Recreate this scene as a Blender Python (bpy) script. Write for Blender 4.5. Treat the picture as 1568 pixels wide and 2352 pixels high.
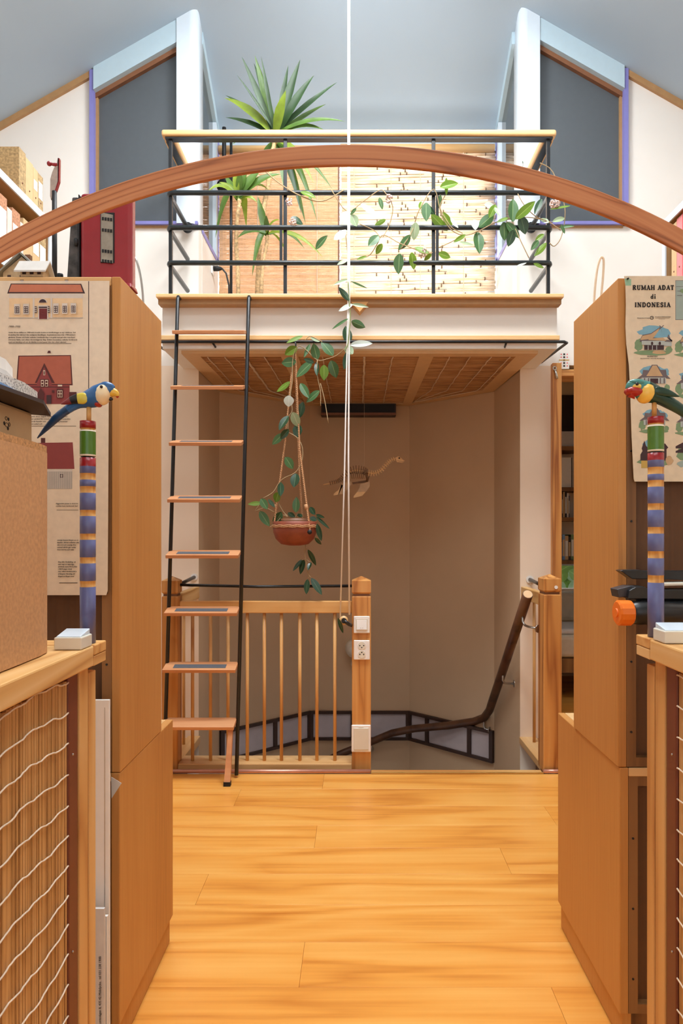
import bpy, math, random
from mathutils import Vector, Matrix
random.seed(7)
scene = bpy.context.scene
for o in list(bpy.data.objects):
    bpy.data.objects.remove(o, do_unlink=True)
C = scene.collection

# ------------------------------------------------------------------ camera
F = 1568.0            # focal length in pixels of the 1568 x 2352 frame
VX, VY = 820.0, 1225.0  # vanishing point of the room's depth axis
H = 1.17              # camera height
cam_d = bpy.data.cameras.new('camera')
cam_d.sensor_fit = 'VERTICAL'; cam_d.sensor_height = 36.0; cam_d.lens = 36.0 * F / 2352.0
cam_d.shift_x = (784.0 - VX) / 2352.0
cam_d.shift_y = (VY - 1176.0) / 2352.0
cam_d.clip_start = 0.02
cam = bpy.data.objects.new('camera', cam_d); C.objects.link(cam)
cam.location = (0, 0, H); cam.rotation_euler = (math.pi / 2, 0, 0)
scene.camera = cam

def P(px, py, d):
    """measured point of the photograph at the distance d where the thing stands"""
    return Vector(((px - VX) / F * d, d, H + (VY - py) / F * d))

# ------------------------------------------------------------------ world, daylight, exposure
world = bpy.data.worlds.new('daylight'); scene.world = world; world.use_nodes = True
bg = world.node_tree.nodes['Background']
bg.inputs[0].default_value = (0.80, 0.90, 1.0, 1); bg.inputs[1].default_value = 1.6

def area(name, loc, rot, sx, sy, power, col):
    l = bpy.data.lights.new(name, 'AREA'); l.shape = 'RECTANGLE'; l.size = sx; l.size_y = sy
    l.energy = power; l.color = col
    o = bpy.data.objects.new(name, l); C.objects.link(o); o.location = loc; o.rotation_euler = rot
    return o
SLOPE = math.atan(0.57)
RX = 0.017
def roof_z(x):
    return 4.14 + 0.57 * (0.94 - abs(x - RX))
# daylight through skylights and loft window; unseen rear skylights and window added as fill
for s_, k_ in ((-1, -SLOPE), (1, SLOPE)):
    xc_ = RX + s_ * 0.50
    area('skylight_daylight', (xc_, 2.4, roof_z(xc_) + 0.04), (0, k_, 0), 0.88, 0.8, 118, (0.94, 0.975, 1.0))
    area('rear_skylight_added_fill', (xc_, 0.3, roof_z(xc_) + 0.04), (0, k_, 0), 0.88, 1.05, 28, (0.94, 0.975, 1.0))
area('rear_window_added_fill', (0, -1.75, 1.75), (math.pi / 2, 0, 0), 2.2, 1.5, 9, (0.97, 0.98, 1.0))
area('loft_window_daylight', (0.0, 5.3, 3.2), (-math.pi / 2, 0, 0), 1.9, 1.6, 300, (1.0, 0.98, 0.96))

scene.view_settings.view_transform = 'Standard'
scene.view_settings.look = 'None'
scene.view_settings.gamma = 1.0
scene.view_settings.use_curve_mapping = False
scene.view_settings.exposure = -0.55
scene.cycles.max_bounces = 6; scene.cycles.diffuse_bounces = 4; scene.cycles.glossy_bounces = 2; scene.cycles.transmission_bounces = 3; scene.cycles.transparent_max_bounces = 6
scene.cycles.use_adaptive_sampling = True; scene.cycles.adaptive_threshold = 0.06; scene.cycles.adaptive_min_samples = 12
scene.cycles.caustics_reflective = False; scene.cycles.caustics_refractive = False; scene.cycles.sample_clamp_indirect = 4.0

# ------------------------------------------------------------------ material helpers
def lin(c):
    c = c / 255.0
    return c / 12.92 if c <= 0.04045 else ((c + 0.055) / 1.055) ** 2.4
def S(r, g, b):
    return (lin(r), lin(g), lin(b), 1.0)

def newmat(name):
    m = bpy.data.materials.new(name); m.use_nodes = True
    nt = m.node_tree; b = nt.nodes['Principled BSDF']
    return m, nt, b

def plain(name, col, rough=0.6, metal=0.0, vary=0.06, scale=30.0, bump=0.0, spec=0.5, coat=0.0, trans=0.0):
    m, nt, b = newmat(name)
    b.inputs['Roughness'].default_value = rough
    b.inputs['Metallic'].default_value = metal
    b.inputs['Specular IOR Level'].default_value = spec
    b.inputs['Coat Weight'].default_value = coat
    tc = nt.nodes.new('ShaderNodeTexCoord'); n = nt.nodes.new('ShaderNodeTexNoise')
    n.inputs['Scale'].default_value = scale; n.inputs['Detail'].default_value = 3.0
    nt.links.new(tc.outputs['Object'], n.inputs['Vector'])
    r = nt.nodes.new('ShaderNodeValToRGB')
    r.color_ramp.elements[0].position = 0.3; r.color_ramp.elements[1].position = 0.7
    c = col
    r.color_ramp.elements[0].color = (c[0] * (1 - vary), c[1] * (1 - vary), c[2] * (1 - vary), 1)
    r.color_ramp.elements[1].color = (min(1, c[0] * (1 + vary)), min(1, c[1] * (1 + vary)), min(1, c[2] * (1 + vary)), 1)
    nt.links.new(n.outputs['Fac'], r.inputs['Fac'])
    nt.links.new(r.outputs['Color'], b.inputs['Base Color'])
    if bump:
        bp = nt.nodes.new('ShaderNodeBump'); bp.inputs['Strength'].default_value = bump; bp.inputs['Distance'].default_value = 0.002
        nt.links.new(n.outputs['Fac'], bp.inputs['Height']); nt.links.new(bp.outputs['Normal'], b.inputs['Normal'])
    if trans:
        tb = nt.nodes.new('ShaderNodeBsdfTranslucent'); mx = nt.nodes.new('ShaderNodeMixShader')
        nt.links.new(r.outputs['Color'], tb.inputs['Color'])
        mx.inputs[0].default_value = trans
        out = nt.nodes['Material Output']
        nt.links.new(b.outputs[0], mx.inputs[1]); nt.links.new(tb.outputs[0], mx.inputs[2]); nt.links.new(mx.outputs[0], out.inputs['Surface'])
    return m

def wood(name, dark, mid, light, axis='Z', rough=0.45, fig=2.2, rings=7.0, stretch=0.07, grain=90.0, coat=0.0, fig_mix=0.55, knots=False, spec=0.5, lo=0.22, mi_=0.46):
    """timber: stretched growth rings plus fine grain along one axis"""
    m, nt, b = newmat(name); N = nt.nodes; L = nt.links
    b.inputs['Roughness'].default_value = rough; b.inputs['Coat Weight'].default_value = coat; b.inputs['Coat Roughness'].default_value = 0.25
    b.inputs['Specular IOR Level'].default_value = spec
    tc = N.new('ShaderNodeTexCoord'); oi = N.new('ShaderNodeObjectInfo')
    off = N.new('ShaderNodeVectorMath'); off.operation = 'MULTIPLY_ADD'
    cmb = N.new('ShaderNodeCombineXYZ')
    for k in range(3): L.new(oi.outputs['Random'], cmb.inputs[k])
    off.inputs[1].default_value = (37.0, 53.0, 29.0)
    L.new(cmb.outputs[0], off.inputs[0]); L.new(tc.outputs['Object'], off.inputs[2])
    sc = [1, 1, 1]; sc['XYZ'.index(axis)] = stretch
    mp = N.new('ShaderNodeMapping'); mp.inputs['Scale'].default_value = sc
    L.new(off.outputs[0], mp.inputs['Vector'])
    n1 = N.new('ShaderNodeTexNoise'); n1.inputs['Scale'].default_value = fig; n1.inputs['Detail'].default_value = 2.0; n1.inputs['Distortion'].default_value = 0.3
    L.new(mp.outputs[0], n1.inputs['Vector'])
    mul = N.new('ShaderNodeMath'); mul.operation = 'MULTIPLY'; mul.inputs[1].default_value = rings
    L.new(n1.outputs['Fac'], mul.inputs[0])
    pp = N.new('ShaderNodeMath'); pp.operation = 'PINGPONG'; pp.inputs[1].default_value = 0.5
    L.new(mul.outputs[0], pp.inputs[0])
    dbl = N.new('ShaderNodeMath'); dbl.operation = 'MULTIPLY'; dbl.inputs[1].default_value = 2.0
    L.new(pp.outputs[0], dbl.inputs[0])
    sg = [1, 1, 1]; sg['XYZ'.index(axis)] = 0.03
    mg = N.new('ShaderNodeMapping'); mg.inputs['Scale'].default_value = sg
    L.new(off.outputs[0], mg.inputs['Vector'])
    n2 = N.new('ShaderNodeTexNoise'); n2.inputs['Scale'].default_value = grain; n2.inputs['Detail'].default_value = 3.0
    L.new(mg.outputs[0], n2.inputs['Vector'])
    mx = N.new('ShaderNodeMix'); mx.data_type = 'FLOAT'; mx.inputs['Factor'].default_value = 1 - fig_mix
    L.new(dbl.outputs[0], mx.inputs['A']); L.new(n2.outputs['Fac'], mx.inputs['B'])
    n3 = N.new('ShaderNodeTexNoise'); n3.inputs['Scale'].default_value = 1.7; n3.inputs['Detail'].default_value = 2.0
    L.new(off.outputs[0], n3.inputs['Vector'])
    mx2 = N.new('ShaderNodeMix'); mx2.data_type = 'FLOAT'; mx2.inputs['Factor'].default_value = 0.35
    L.new(mx.outputs['Result'], mx2.inputs['A']); L.new(n3.outputs['Fac'], mx2.inputs['B'])
    r = N.new('ShaderNodeValToRGB'); e = r.color_ramp.elements
    e[0].position = lo; e[0].color = dark; e[1].position = 0.80; e[1].color = light
    x = e.new(mi_); x.color = mid
    L.new(mx2.outputs['Result'], r.inputs['Fac']); L.new(r.outputs['Color'], b.inputs['Base Color'])
    bp = N.new('ShaderNodeBump'); bp.inputs['Strength'].default_value = 0.12; bp.inputs['Distance'].default_value = 0.001
    L.new(n2.outputs['Fac'], bp.inputs['Height']); L.new(bp.outputs['Normal'], b.inputs['Normal'])
    return m

M = {}
M['white'] = plain('white_paint', S(240, 234, 226), 0.7, vary=0.015, scale=6)
M['post'] = plain('pale_blue_gloss_paint', S(212, 224, 234), 0.35, vary=0.01)
M['beam'] = plain('sky_blue_paint', S(184, 206, 217), 0.5, vary=0.015)
M['ceiling'] = plain('grey_blue_ceiling_paint', S(170, 188, 203), 0.75, vary=0.03, scale=1.2)
M['peach'] = plain('warm_bounce_wall_paint', S(236, 216, 194), 0.8, vary=0.02, scale=5)  # orange floor bounce and overhang shade put into the wall colour
M['well'] = plain('stairwell_shade_paint', S(206, 176, 142), 0.8, vary=0.03, scale=4)  # dimness of the stairwell put into a darker wall colour
M['violet'] = plain('violet_blue_paint', S(128, 126, 190), 0.45, vary=0.02)
M['pane'] = plain('dark_grey_glazing', S(88, 93, 97), 0.32, vary=0.02, spec=0.3)
M['mirrorpane'] = plain('dark_reflecting_glass', S(60, 62, 60), 0.04, vary=0.02, spec=1.0)
M['bronze'] = plain('brown_varnish', S(128, 84, 56), 0.5)
M['tantrim'] = plain('tan_trim_paint', S(172, 132, 88), 0.55)
M['black'] = plain('black_paint', S(26, 27, 29), 0.35, vary=0.15)
M['blackmatte'] = plain('matt_black', S(20, 19, 20), 0.6, vary=0.15)
M['gunmetal'] = plain('dark_green_black_enamel', S(34, 40, 42), 0.3, vary=0.1)
M['steel'] = plain('brushed_steel', S(190, 186, 180), 0.28, metal=1.0)
M['floor'] = wood('lacquered_pine_floor', S(200, 120, 44), S(232, 158, 70), S(244, 184, 98), 'X', rough=0.3, fig=5.0, rings=4, stretch=0.14, grain=60, coat=0.12, fig_mix=0.42)
M['veneer'] = wood('oak_veneer', S(172, 114, 54), S(194, 134, 68), S(204, 148, 82), 'Z', rough=0.5, fig=3.0, rings=3, stretch=0.05, grain=170, fig_mix=0.22)
M['veneer_dark'] = wood('gap_shade_cabinet_back', S(74, 46, 22), S(92, 58, 28), S(110, 70, 36), 'Z', rough=0.6, fig=2.5, rings=4, grain=90, fig_mix=0.3)  # deep shade of the narrow gap put into this brown
M['stile'] = wood('brown_stile', S(104, 68, 34), S(134, 92, 50), S(158, 112, 64), 'Z', rough=0.6, fig=3, rings=6, grain=80)
M['pine_y'] = wood('knotty_pine_rail', S(186, 128, 68), S(222, 172, 106), S(234, 194, 136), 'Y', rough=0.5, fig=6, rings=8, stretch=0.09, grain=70, fig_mix=0.6)
M['pine_z'] = wood('pine_board', S(182, 120, 62), S(214, 160, 94), S(226, 182, 120), 'Z', rough=0.5, fig=6, rings=7, stretch=0.08, grain=70, fig_mix=0.55)
M['pine_x'] = wood('pine_crosspiece', S(182, 116, 56), S(212, 154, 86), S(226, 178, 112), 'X', rough=0.45, fig=6, rings=7, stretch=0.08, grain=70, fig_mix=0.55)
M['palepine_x'] = wood('pale_pine', S(198, 144, 84), S(222, 176, 118), S(234, 198, 146), 'X', rough=0.4, fig=5, rings=5, stretch=0.06, grain=60, fig_mix=0.4)
M['palepine_y'] = wood('pale_pine_side', S(198, 144, 84), S(222, 176, 118), S(234, 198, 146), 'Y', rough=0.4, fig=5, rings=5, stretch=0.06, grain=60, fig_mix=0.4)
M['newel'] = wood('varnished_pine_newel', S(150, 84, 38), S(202, 138, 72), S(214, 156, 90), 'Z', rough=0.4, fig=11, rings=5, stretch=0.05, grain=60, fig_mix=0.7)
M['arch'] = wood('laminated_arch_wood', S(142, 76, 40), S(186, 112, 66), S(198, 128, 80), 'X', rough=0.45, fig=9, rings=7, stretch=0.06, grain=60, fig_mix=0.6)
M['tread'] = wood('ladder_tread_wood', S(172, 104, 60), S(204, 140, 94), S(218, 160, 114), 'X', rough=0.45, fig=7, rings=5, stretch=0.08, grain=60, fig_mix=0.4)
M['darkwood'] = wood('dark_handrail_wood', S(56, 32, 20), S(84, 52, 32), S(104, 68, 44), 'Y', rough=0.4, fig=6, rings=4, grain=60)
M['soffit'] = plain('tan_soffit_board', S(220, 182, 136), 0.6, vary=0.03)
M['bamboo_dark'] = wood('dark_bamboo', S(160, 108, 66), S(206, 158, 108), S(222, 182, 134), 'X', rough=0.5, fig=40, rings=2, stretch=0.1, grain=60, fig_mix=0.6)
M['bamboo_z'] = wood('split_bamboo', S(146, 100, 52), S(200, 150, 92), S(218, 174, 118), 'Z', rough=0.45, fig=60, rings=2, stretch=0.03, grain=160, fig_mix=0.6)
M['twine'] = plain('pale_twine', S(228, 206, 180), 0.8)
M['redstrip'] = plain('dark_red_paint', S(116, 58, 38), 0.5, vary=0.05)
M['oldwhite'] = plain('white_plastic', S(240, 236, 230), 0.35, vary=0.01)
M['cream_plastic'] = plain('cream_plastic', S(222, 216, 200), 0.4, vary=0.02)
M['copper'] = plain('copper_pipe', S(206, 150, 130), 0.35, metal=0.6)
M['brass'] = plain('brass_strip', S(226, 186, 110), 0.3, metal=0.7)
M['terracotta'] = plain('terracotta', S(140, 68, 44), 0.55, vary=0.18, scale=25)
M['rope'] = plain('jute_rope', S(190, 140, 98), 0.85, vary=0.3, scale=220)
M['cord'] = plain('white_cord', S(244, 238, 232), 0.7, vary=0.02)
M['soil'] = plain('potting_soil', S(52, 38, 28), 0.95, vary=0.4, scale=120)
M['stem'] = plain('woody_stem', S(168, 142, 104), 0.7)
M['stem_green'] = plain('green_stem', S(132, 140, 82), 0.6)

def leafmat(name, col, rib, rough=0.3, trans=0.15):
    return plain(name, col, rough, vary=0.22, scale=60, trans=trans), plain(name + '_midrib', rib, 0.5, vary=0.05, trans=trans)
LEAF = {
    'd': leafmat('dark_waxy_leaf', S(44, 70, 46), S(84, 110, 74), 0.25, 0.1),
    'm': leafmat('green_waxy_leaf', S(72, 106, 64), S(128, 152, 100), 0.25, 0.15),
    'b': leafmat('fresh_green_leaf', S(112, 146, 50), S(160, 182, 96), 0.3, 0.35),
    'l': leafmat('pale_green_leaf', S(166, 188, 150), S(206, 216, 190), 0.2, 0.25),  # pale gloss put into the leaf colour
    'w': leafmat('white_gloss_leaf', S(206, 216, 206), S(226, 230, 218), 0.15, 0.2),  # white glossy reflection painted as leaf colour
}
M['yucca'] = plain('yucca_green', S(84, 116, 44), 0.4, vary=0.25, scale=20, trans=0.2)
M['yucca_dark'] = plain('yucca_dark_green', S(44, 72, 34), 0.45, vary=0.2, scale=20, trans=0.06)
M['yucca_light'] = plain('yucca_yellow_green', S(142, 164, 56), 0.4, vary=0.2, scale=20, trans=0.4)
M['cane'] = plain('peeling_cane', S(198, 164, 118), 0.8, vary=0.4, scale=70, bump=0.6)
M['flower'] = plain('pale_pink_flower', S(244, 222, 212), 0.6, trans=0.3)
M['flower_dot'] = plain('flower_centre', S(122, 50, 50), 0.6)
M['reed'] = wood('pale_reed', S(196, 172, 144), S(238, 225, 208), S(246, 238, 227), 'X', rough=0.6, fig=30, rings=2, stretch=0.12, grain=50, fig_mix=0.6)
M['reed_knot_gap'] = plain('reed_knot_gap_shade', S(120, 94, 70), 0.7)  # knots, and painted shadow lines between the reeds

# translucent variants for the back-lit blinds
def translucent(m, f):
    nt = m.node_tree; b = nt.nodes['Principled BSDF']
    src = b.inputs['Base Color'].links[0].from_socket
    tb = nt.nodes.new('ShaderNodeBsdfTranslucent'); mx = nt.nodes.new('ShaderNodeMixShader'); mx.inputs[0].default_value = f
    nt.links.new(src, tb.inputs['Color'])
    nt.links.new(b.outputs[0], mx.inputs[1]); nt.links.new(tb.outputs[0], mx.inputs[2])
    nt.links.new(mx.outputs[0], nt.nodes['Material Output'].inputs['Surface'])
translucent(M['reed'], 0.6)
M['mat'] = wood('woven_straw_mat', S(190, 154, 116), S(220, 186, 148), S(234, 206, 174), 'X', rough=0.7, fig=60, rings=2, stretch=0.2, grain=120, fig_mix=0.5)
translucent(M['mat'], 0.30)

# ------------------------------------------------------------------ mesh helpers
class MB:
    def __init__(s): s.v = []; s.f = []; s.m = []; s.smooth = []
    def add(s, vs, fs, mi=0, smooth=False):
        n = len(s.v); s.v += [Vector(q) for q in vs]
        for f in fs: s.f.append([i + n for i in f]); s.m.append(mi); s.smooth.append(smooth)
        return s
    def box(s, x0, x1, y0, y1, z0, z1, mi=0, ch=0.0):
        if x1 < x0: x0, x1 = x1, x0
        if y1 < y0: y0, y1 = y1, y0
        if z1 < z0: z0, z1 = z1, z0
        if ch:
            c = ch; vs = []
            # chamfered box: 24 vertices
            import itertools
            idx = {}
            for sx, sy, sz in itertools.product((0, 1), repeat=3):
                X = (x0, x1)[sx]; Y = (y0, y1)[sy]; Z = (z0, z1)[sz]
                dx = c if sx == 0 else -c; dy = c if sy == 0 else -c; dz = c if sz == 0 else -c
                for a, q in enumerate(((X, Y + dy, Z + dz), (X + dx, Y, Z + dz), (X + dx, Y + dy, Z))):
                    idx[(sx, sy, sz, a)] = len(vs); vs.append(q)
            fs = []
            g = lambda sx, sy, sz, a: idx[(sx, sy, sz, a)]
            fs += [[g(0, 0, 0, 0), g(0, 0, 1, 0), g(0, 1, 1, 0), g(0, 1, 0, 0)], [g(1, 0, 0, 0), g(1, 1, 0, 0), g(1, 1, 1, 0), g(1, 0, 1, 0)]]
            fs += [[g(0, 0, 0, 1), g(1, 0, 0, 1), g(1, 0, 1, 1), g(0, 0, 1, 1)], [g(0, 1, 0, 1), g(0, 1, 1, 1), g(1, 1, 1, 1), g(1, 1, 0, 1)]]
            fs += [[g(0, 0, 0, 2), g(0, 1, 0, 2), g(1, 1, 0, 2), g(1, 0, 0, 2)], [g(0, 0, 1, 2), g(1, 0, 1, 2), g(1, 1, 1, 2), g(0, 1, 1, 2)]]
            for a in (0, 1):
                for b in (0, 1):
                    fs.append([g(a, b, 0, 0), g(a, b, 1, 0), g(a, b, 1, 1), g(a, b, 0, 1)])
                    fs.append([g(a, 0, b, 0), g(a, 1, b, 0), g(a, 1, b, 2), g(a, 0, b, 2)])
                    fs.append([g(0, a, b, 1), g(1, a, b, 1), g(1, a, b, 2), g(0, a, b, 2)])
            for sx, sy, sz in itertools.product((0, 1), repeat=3):
                fs.append([g(sx, sy, sz, 0), g(sx, sy, sz, 1), g(sx, sy, sz, 2)])
            return s.add(vs, fs, mi)
        vs = [(x, y, z) for z in (z0, z1) for y in (y0, y1) for x in (x0, x1)]
        return s.add(vs, [[0, 2, 3, 1], [4, 5, 7, 6], [0, 1, 5, 4], [2, 6, 7, 3], [0, 4, 6, 2], [1, 3, 7, 5]], mi)
    def hexa(s, b4, t4, mi=0):
        """solid between two quads (lists of 4 points in the same turning order)"""
        return s.add(list(b4) + list(t4), [[3, 2, 1, 0], [4, 5, 6, 7], [0, 1, 5, 4], [1, 2, 6, 5], [2, 3, 7, 6], [3, 0, 4, 7]], mi)
    def prism(s, poly, vec, mi=0, mside=None):
        n = len(poly); vec = Vector(vec); a = [Vector(p) for p in poly]
        k = len(s.v); s.v += a + [p + vec for p in a]
        s.f.append([k + i for i in reversed(range(n))]); s.m.append(mi); s.smooth.append(False)
        s.f.append([k + n + i for i in range(n)]); s.m.append(mi); s.smooth.append(False)
        for i in range(n):
            j = (i + 1) % n
            s.f.append([k + i, k + j, k + n + j, k + n + i]); s.m.append(mi if mside is None else mside); s.smooth.append(False)
        return s
    def tube(s, pts, r, n=8, mi=0, cap=True):
        pts = [Vector(p) for p in pts]
        rr = r if isinstance(r, (list, tuple)) else [r] * len(pts)
        rings = []; prev = None
        for i, p in enumerate(pts):
            if i == 0: t = pts[1] - p
            elif i == len(pts) - 1: t = p - pts[i - 1]
            else: t = (pts[i + 1] - p).normalized() + (p - pts[i - 1]).normalized()
            t.normalize()
            if prev is None:
                up = Vector((0, 0, 1)) if abs(t.z) < 0.9 else Vector((0, 1, 0))
                u = t.cross(up).normalized()
            else:
                u = (prev - t * prev.dot(t)).normalized()
            prev = u; w = t.cross(u)
            rings.append([p + (u * math.cos(2 * math.pi * k / n) + w * math.sin(2 * math.pi * k / n)) * rr[i] for k in range(n)])
        k0 = len(s.v)
        for rg in rings: s.v += rg
        for i in range(len(rings) - 1):
            for k in range(n):
                a = k0 + i * n + k; b = k0 + i * n + (k + 1) % n
                s.f.append([a, b, b + n, a + n]); s.m.append(mi); s.smooth.append(True)
        if cap:
            s.f.append([k0 + k for k in reversed(range(n))]); s.m.append(mi); s.smooth.append(False)
            e = k0 + (len(rings) - 1) * n
            s.f.append([e + k for k in range(n)]); s.m.append(mi); s.smooth.append(False)
        return s
    def lathe(s, prof, c, n=24, mats=None, axis='Z', mi=0, smooth=True):
        """prof: list of (radius, height); mats: material index per band"""
        c = Vector(c); k0 = len(s.v)
        for r, h in prof:
            for k in range(n):
                a = 2 * math.pi * k / n; x, y = r * math.cos(a), r * math.sin(a)
                if axis == 'Z': q = Vector((x, y, h))
                elif axis == 'X': q = Vector((h, x, y))
                else: q = Vector((x, h, -y))
                s.v.append(c + q)
        for i in range(len(prof) - 1):
            for k in range(n):
                a = k0 + i * n + k; b = k0 + i * n + (k + 1) % n
                s.f.append([a, b, b + n, a + n]); s.m.append(mats[i] if mats else mi); s.smooth.append(smooth)
        if prof[0][0] > 1e-5:
            s.f.append([k0 + k for k in reversed(range(n))]); s.m.append(mats[0] if mats else mi); s.smooth.append(False)
        if prof[-1][0] > 1e-5:
            e = k0 + (len(prof) - 1) * n
            s.f.append([e + k for k in range(n)]); s.m.append(mats[-1] if mats else mi); s.smooth.append(False)
        return s
    def ball(s, c, rx, ry=None, rz=None, n=12, mi=0, rot=None):
        ry = rx if ry is None else ry; rz = rx if rz is None else rz
        c = Vector(c); k0 = len(s.v); m = n // 2
        for i in range(m + 1):
            th = math.pi * i / m
            for k in range(n):
                a = 2 * math.pi * k / n
                q = Vector((rx * math.sin(th) * math.cos(a), ry * math.sin(th) * math.sin(a), rz * math.cos(th)))
                if rot is not None: q = rot @ q
                s.v.append(c + q)
        for i in range(m):
            for k in range(n):
                a = k0 + i * n + k; b = k0 + i * n + (k + 1) % n
                s.f.append([a, a + n, b + n, b]); s.m.append(mi); s.smooth.append(True)
        return s
    def xform(s, mat):
        s.v = [mat @ q for q in s.v]; return s
    def build(s, name, mats, parent=None, world=True):
        off = base_of(parent) if world else Vector((0, 0, 0))
        me = bpy.data.meshes.new(name)
        me.from_pydata([tuple(q - off) for q in s.v], [], s.f)
        ml = mats if isinstance(mats, (list, tuple)) else [mats]
        for m in ml: me.materials.append(M[m] if isinstance(m, str) else m)
        me.polygons.foreach_set('material_index', s.m); me.polygons.foreach_set('use_smooth', s.smooth)
        me.validate(); me.update()
        o = bpy.data.objects.new(name, me); C.objects.link(o)
        if parent is not None: o.parent = parent
        return o

BASE = {}
def base_of(o):
    p = Vector((0, 0, 0))
    while o is not None:
        p = p + BASE.get(o.name, Vector((0, 0, 0))); o = o.parent
    return p
def tag(o, label=None, cat=None, group=None, kind=None):
    if label: o['label'] = label
    if cat: o['category'] = cat
    if group: o['group'] = group
    if kind: o['kind'] = kind
    return o
def thing(name, loc, label, cat, group=None, kind=None):
    o = bpy.data.objects.new(name, None); C.objects.link(o); o.empty_display_size = 0.05
    o.location = loc; BASE[o.name] = Vector(loc)
    return tag(o, label, cat, group, kind)
def struct(name, mb, m, label, cat='wall', parent=None):
    o = mb.build(name, m, parent)
    return tag(o, label, cat, None, 'structure')
def stuff(o): o['kind'] = 'stuff'; return o
def bevel(o, w=0.003, seg=2):
    b = o.modifiers.new('edge', 'BEVEL'); b.width = w; b.segments = seg; b.limit_method = 'ANGLE'
    return o
def piece(name, me, parent, mat4):
    """another object that shares the mesh of its kind; mat4 is its place in the world"""
    o = bpy.data.objects.new(name, me); C.objects.link(o); o.parent = parent
    o.matrix_local = Matrix.Translation(-base_of(parent)) @ mat4
    return o
def lettering(text, loc, size, parent, mat, align='LEFT', shear=0.0, rot=(math.pi / 2, 0, 0), bold=0.0, space=1.0, name='lettering', line=1.0):
    cu = bpy.data.curves.new(name, 'FONT'); cu.body = text; cu.size = size; cu.align_x = align; cu.shear = shear
    cu.offset = bold; cu.space_character = space; cu.resolution_u = 2; cu.space_line = line; cu.extrude = 0.0002
    tmp = bpy.data.objects.new(name, cu)
    me = bpy.data.meshes.new_from_object(tmp); bpy.data.objects.remove(tmp)
    me.materials.clear(); me.materials.append(M[mat] if isinstance(mat, str) else mat)
    o = bpy.data.objects.new(name, me); C.objects.link(o); o.parent = parent
    o.location = Vector(loc) - base_of(parent); o.rotation_euler = rot
    return o
M['gripgrey'] = plain('grey_grip_tape', S(84, 86, 92), 0.85, vary=0.15, scale=200)

# ================================================================== STRUCTURE
WELL = [(-0.905, 3.9), (-0.90, 4.46), (-0.345, 4.96), (0.38, 4.96), (0.895, 4.46), (0.93, 3.9)]
ZS = 2.107   # underside of the loft
ZL = 2.345   # loft floor level

# floor: sub-floor slab plus the boards
sub = MB()
sub.box(-2.25, 2.25, -1.6, 3.30, -0.22, -0.022)
sub.box(-2.25, -0.97, 3.30, 3.9, -0.22, -0.022); sub.box(1.02, 2.25, 3.30, 5.7, -0.22, -0.022)
floor = struct('floor', sub, 'bronze', 'orange lacquered wide pine board floor', 'floor')
BW = 0.195
joints = {0: -0.16, 1: -0.53, 2: 0.80, 3: -0.16, 4: 0.53, 5: -0.51, 6: 0.92, 7: -0.15, 8: 0.50}
def plank(x0, x1, y0, y1):
    g = 0.0003
    m = MB().box(x0 + g, x1 - g, y0 + g, y1 - g, -0.022, 0.0, ch=0.0006)
    return m.build('plank', 'floor', floor)
for k in range(25):
    y1 = 3.32 - BW * k; y0 = y1 - BW
    j = joints.get(k, random.uniform(-0.8, 0.8))
    xs = [-2.25, j, 2.25]
    if j > -0.25: xs.insert(1, max(-2.2, j - 2.0 + random.uniform(-.1, .1)))
    if j < 0.25: xs.insert(-1, min(2.2, j + 2.0 + random.uniform(-.1, .1)))
    for a, b in zip(xs, xs[1:]):
        if b - a > 0.02: plank(a, b, y0, y1)
for k in range(3):
    plank(-2.25, -0.975, 3.32 + BW * k, 3.32 + BW * (k + 1))
for k in range(12):
    plank(1.03, 2.25, 3.32 + BW * k, 3.32 + BW * (k + 1))

# roof: two side slopes with skylight openings (rear pair added for fill) and the hip over the loft
rm = MB()
for sgn in (-1, 1):
    X = lambda a: RX + sgn * a
    def pt(a, y): return (X(a), y, roof_z(X(a)))
    xs = [0.0, 0.10, 0.90, 2.27]; ys = [-1.62, -0.25, 0.85, 1.98, 2.82]
    for i in range(3):
        for jx in range(4):
            if i == 1 and jx in (1, 3): continue
            q = [pt(xs[i], ys[jx]), pt(xs[i + 1], ys[jx]), pt(xs[i + 1], ys[jx + 1]), pt(xs[i], ys[jx + 1])]
            rm.add(q, [[0, 1, 2, 3]])
    q = [pt(0, 2.82), pt(2.27, 2.82), pt(2.27, 3.92), pt(0.94, 3.9), pt(0, 3.0)]
    rm.add(q, [[0, 1, 2, 3, 4]])
    # raised rim of the skylight shaft
    a0, a1 = 0.10, 0.90
    for (p, r) in [e_ for b0, b1 in ((-0.25, 0.85), (1.98, 2.82)) for e_ in (((a0, b0), (a1, b0)), ((a1, b0), (a1, b1)), ((a1, b1), (a0, b1)), ((a0, b1), (a0, b0)))]:
        A = Vector(pt(*p)); B = Vector(pt(*r)); up = Vector((0, 0, 0.22))
        rm.add([A, B, B + up, A + up], [[0, 1, 2, 3]])
rm.add([(RX - 0.94, 3.9, 4.14), (RX, 3.0, roof_z(RX)), (RX + 0.94, 3.9, 4.14), (RX + 0.94, 4.62, 4.14 - 0.589 * 0.72), (RX - 0.94, 4.62, 4.14 - 0.589 * 0.72)], [[0, 1, 2, 3, 4]])
struct('ceiling', rm, 'ceiling', 'grey blue painted ceiling sloping to three sides', 'ceiling')

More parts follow.
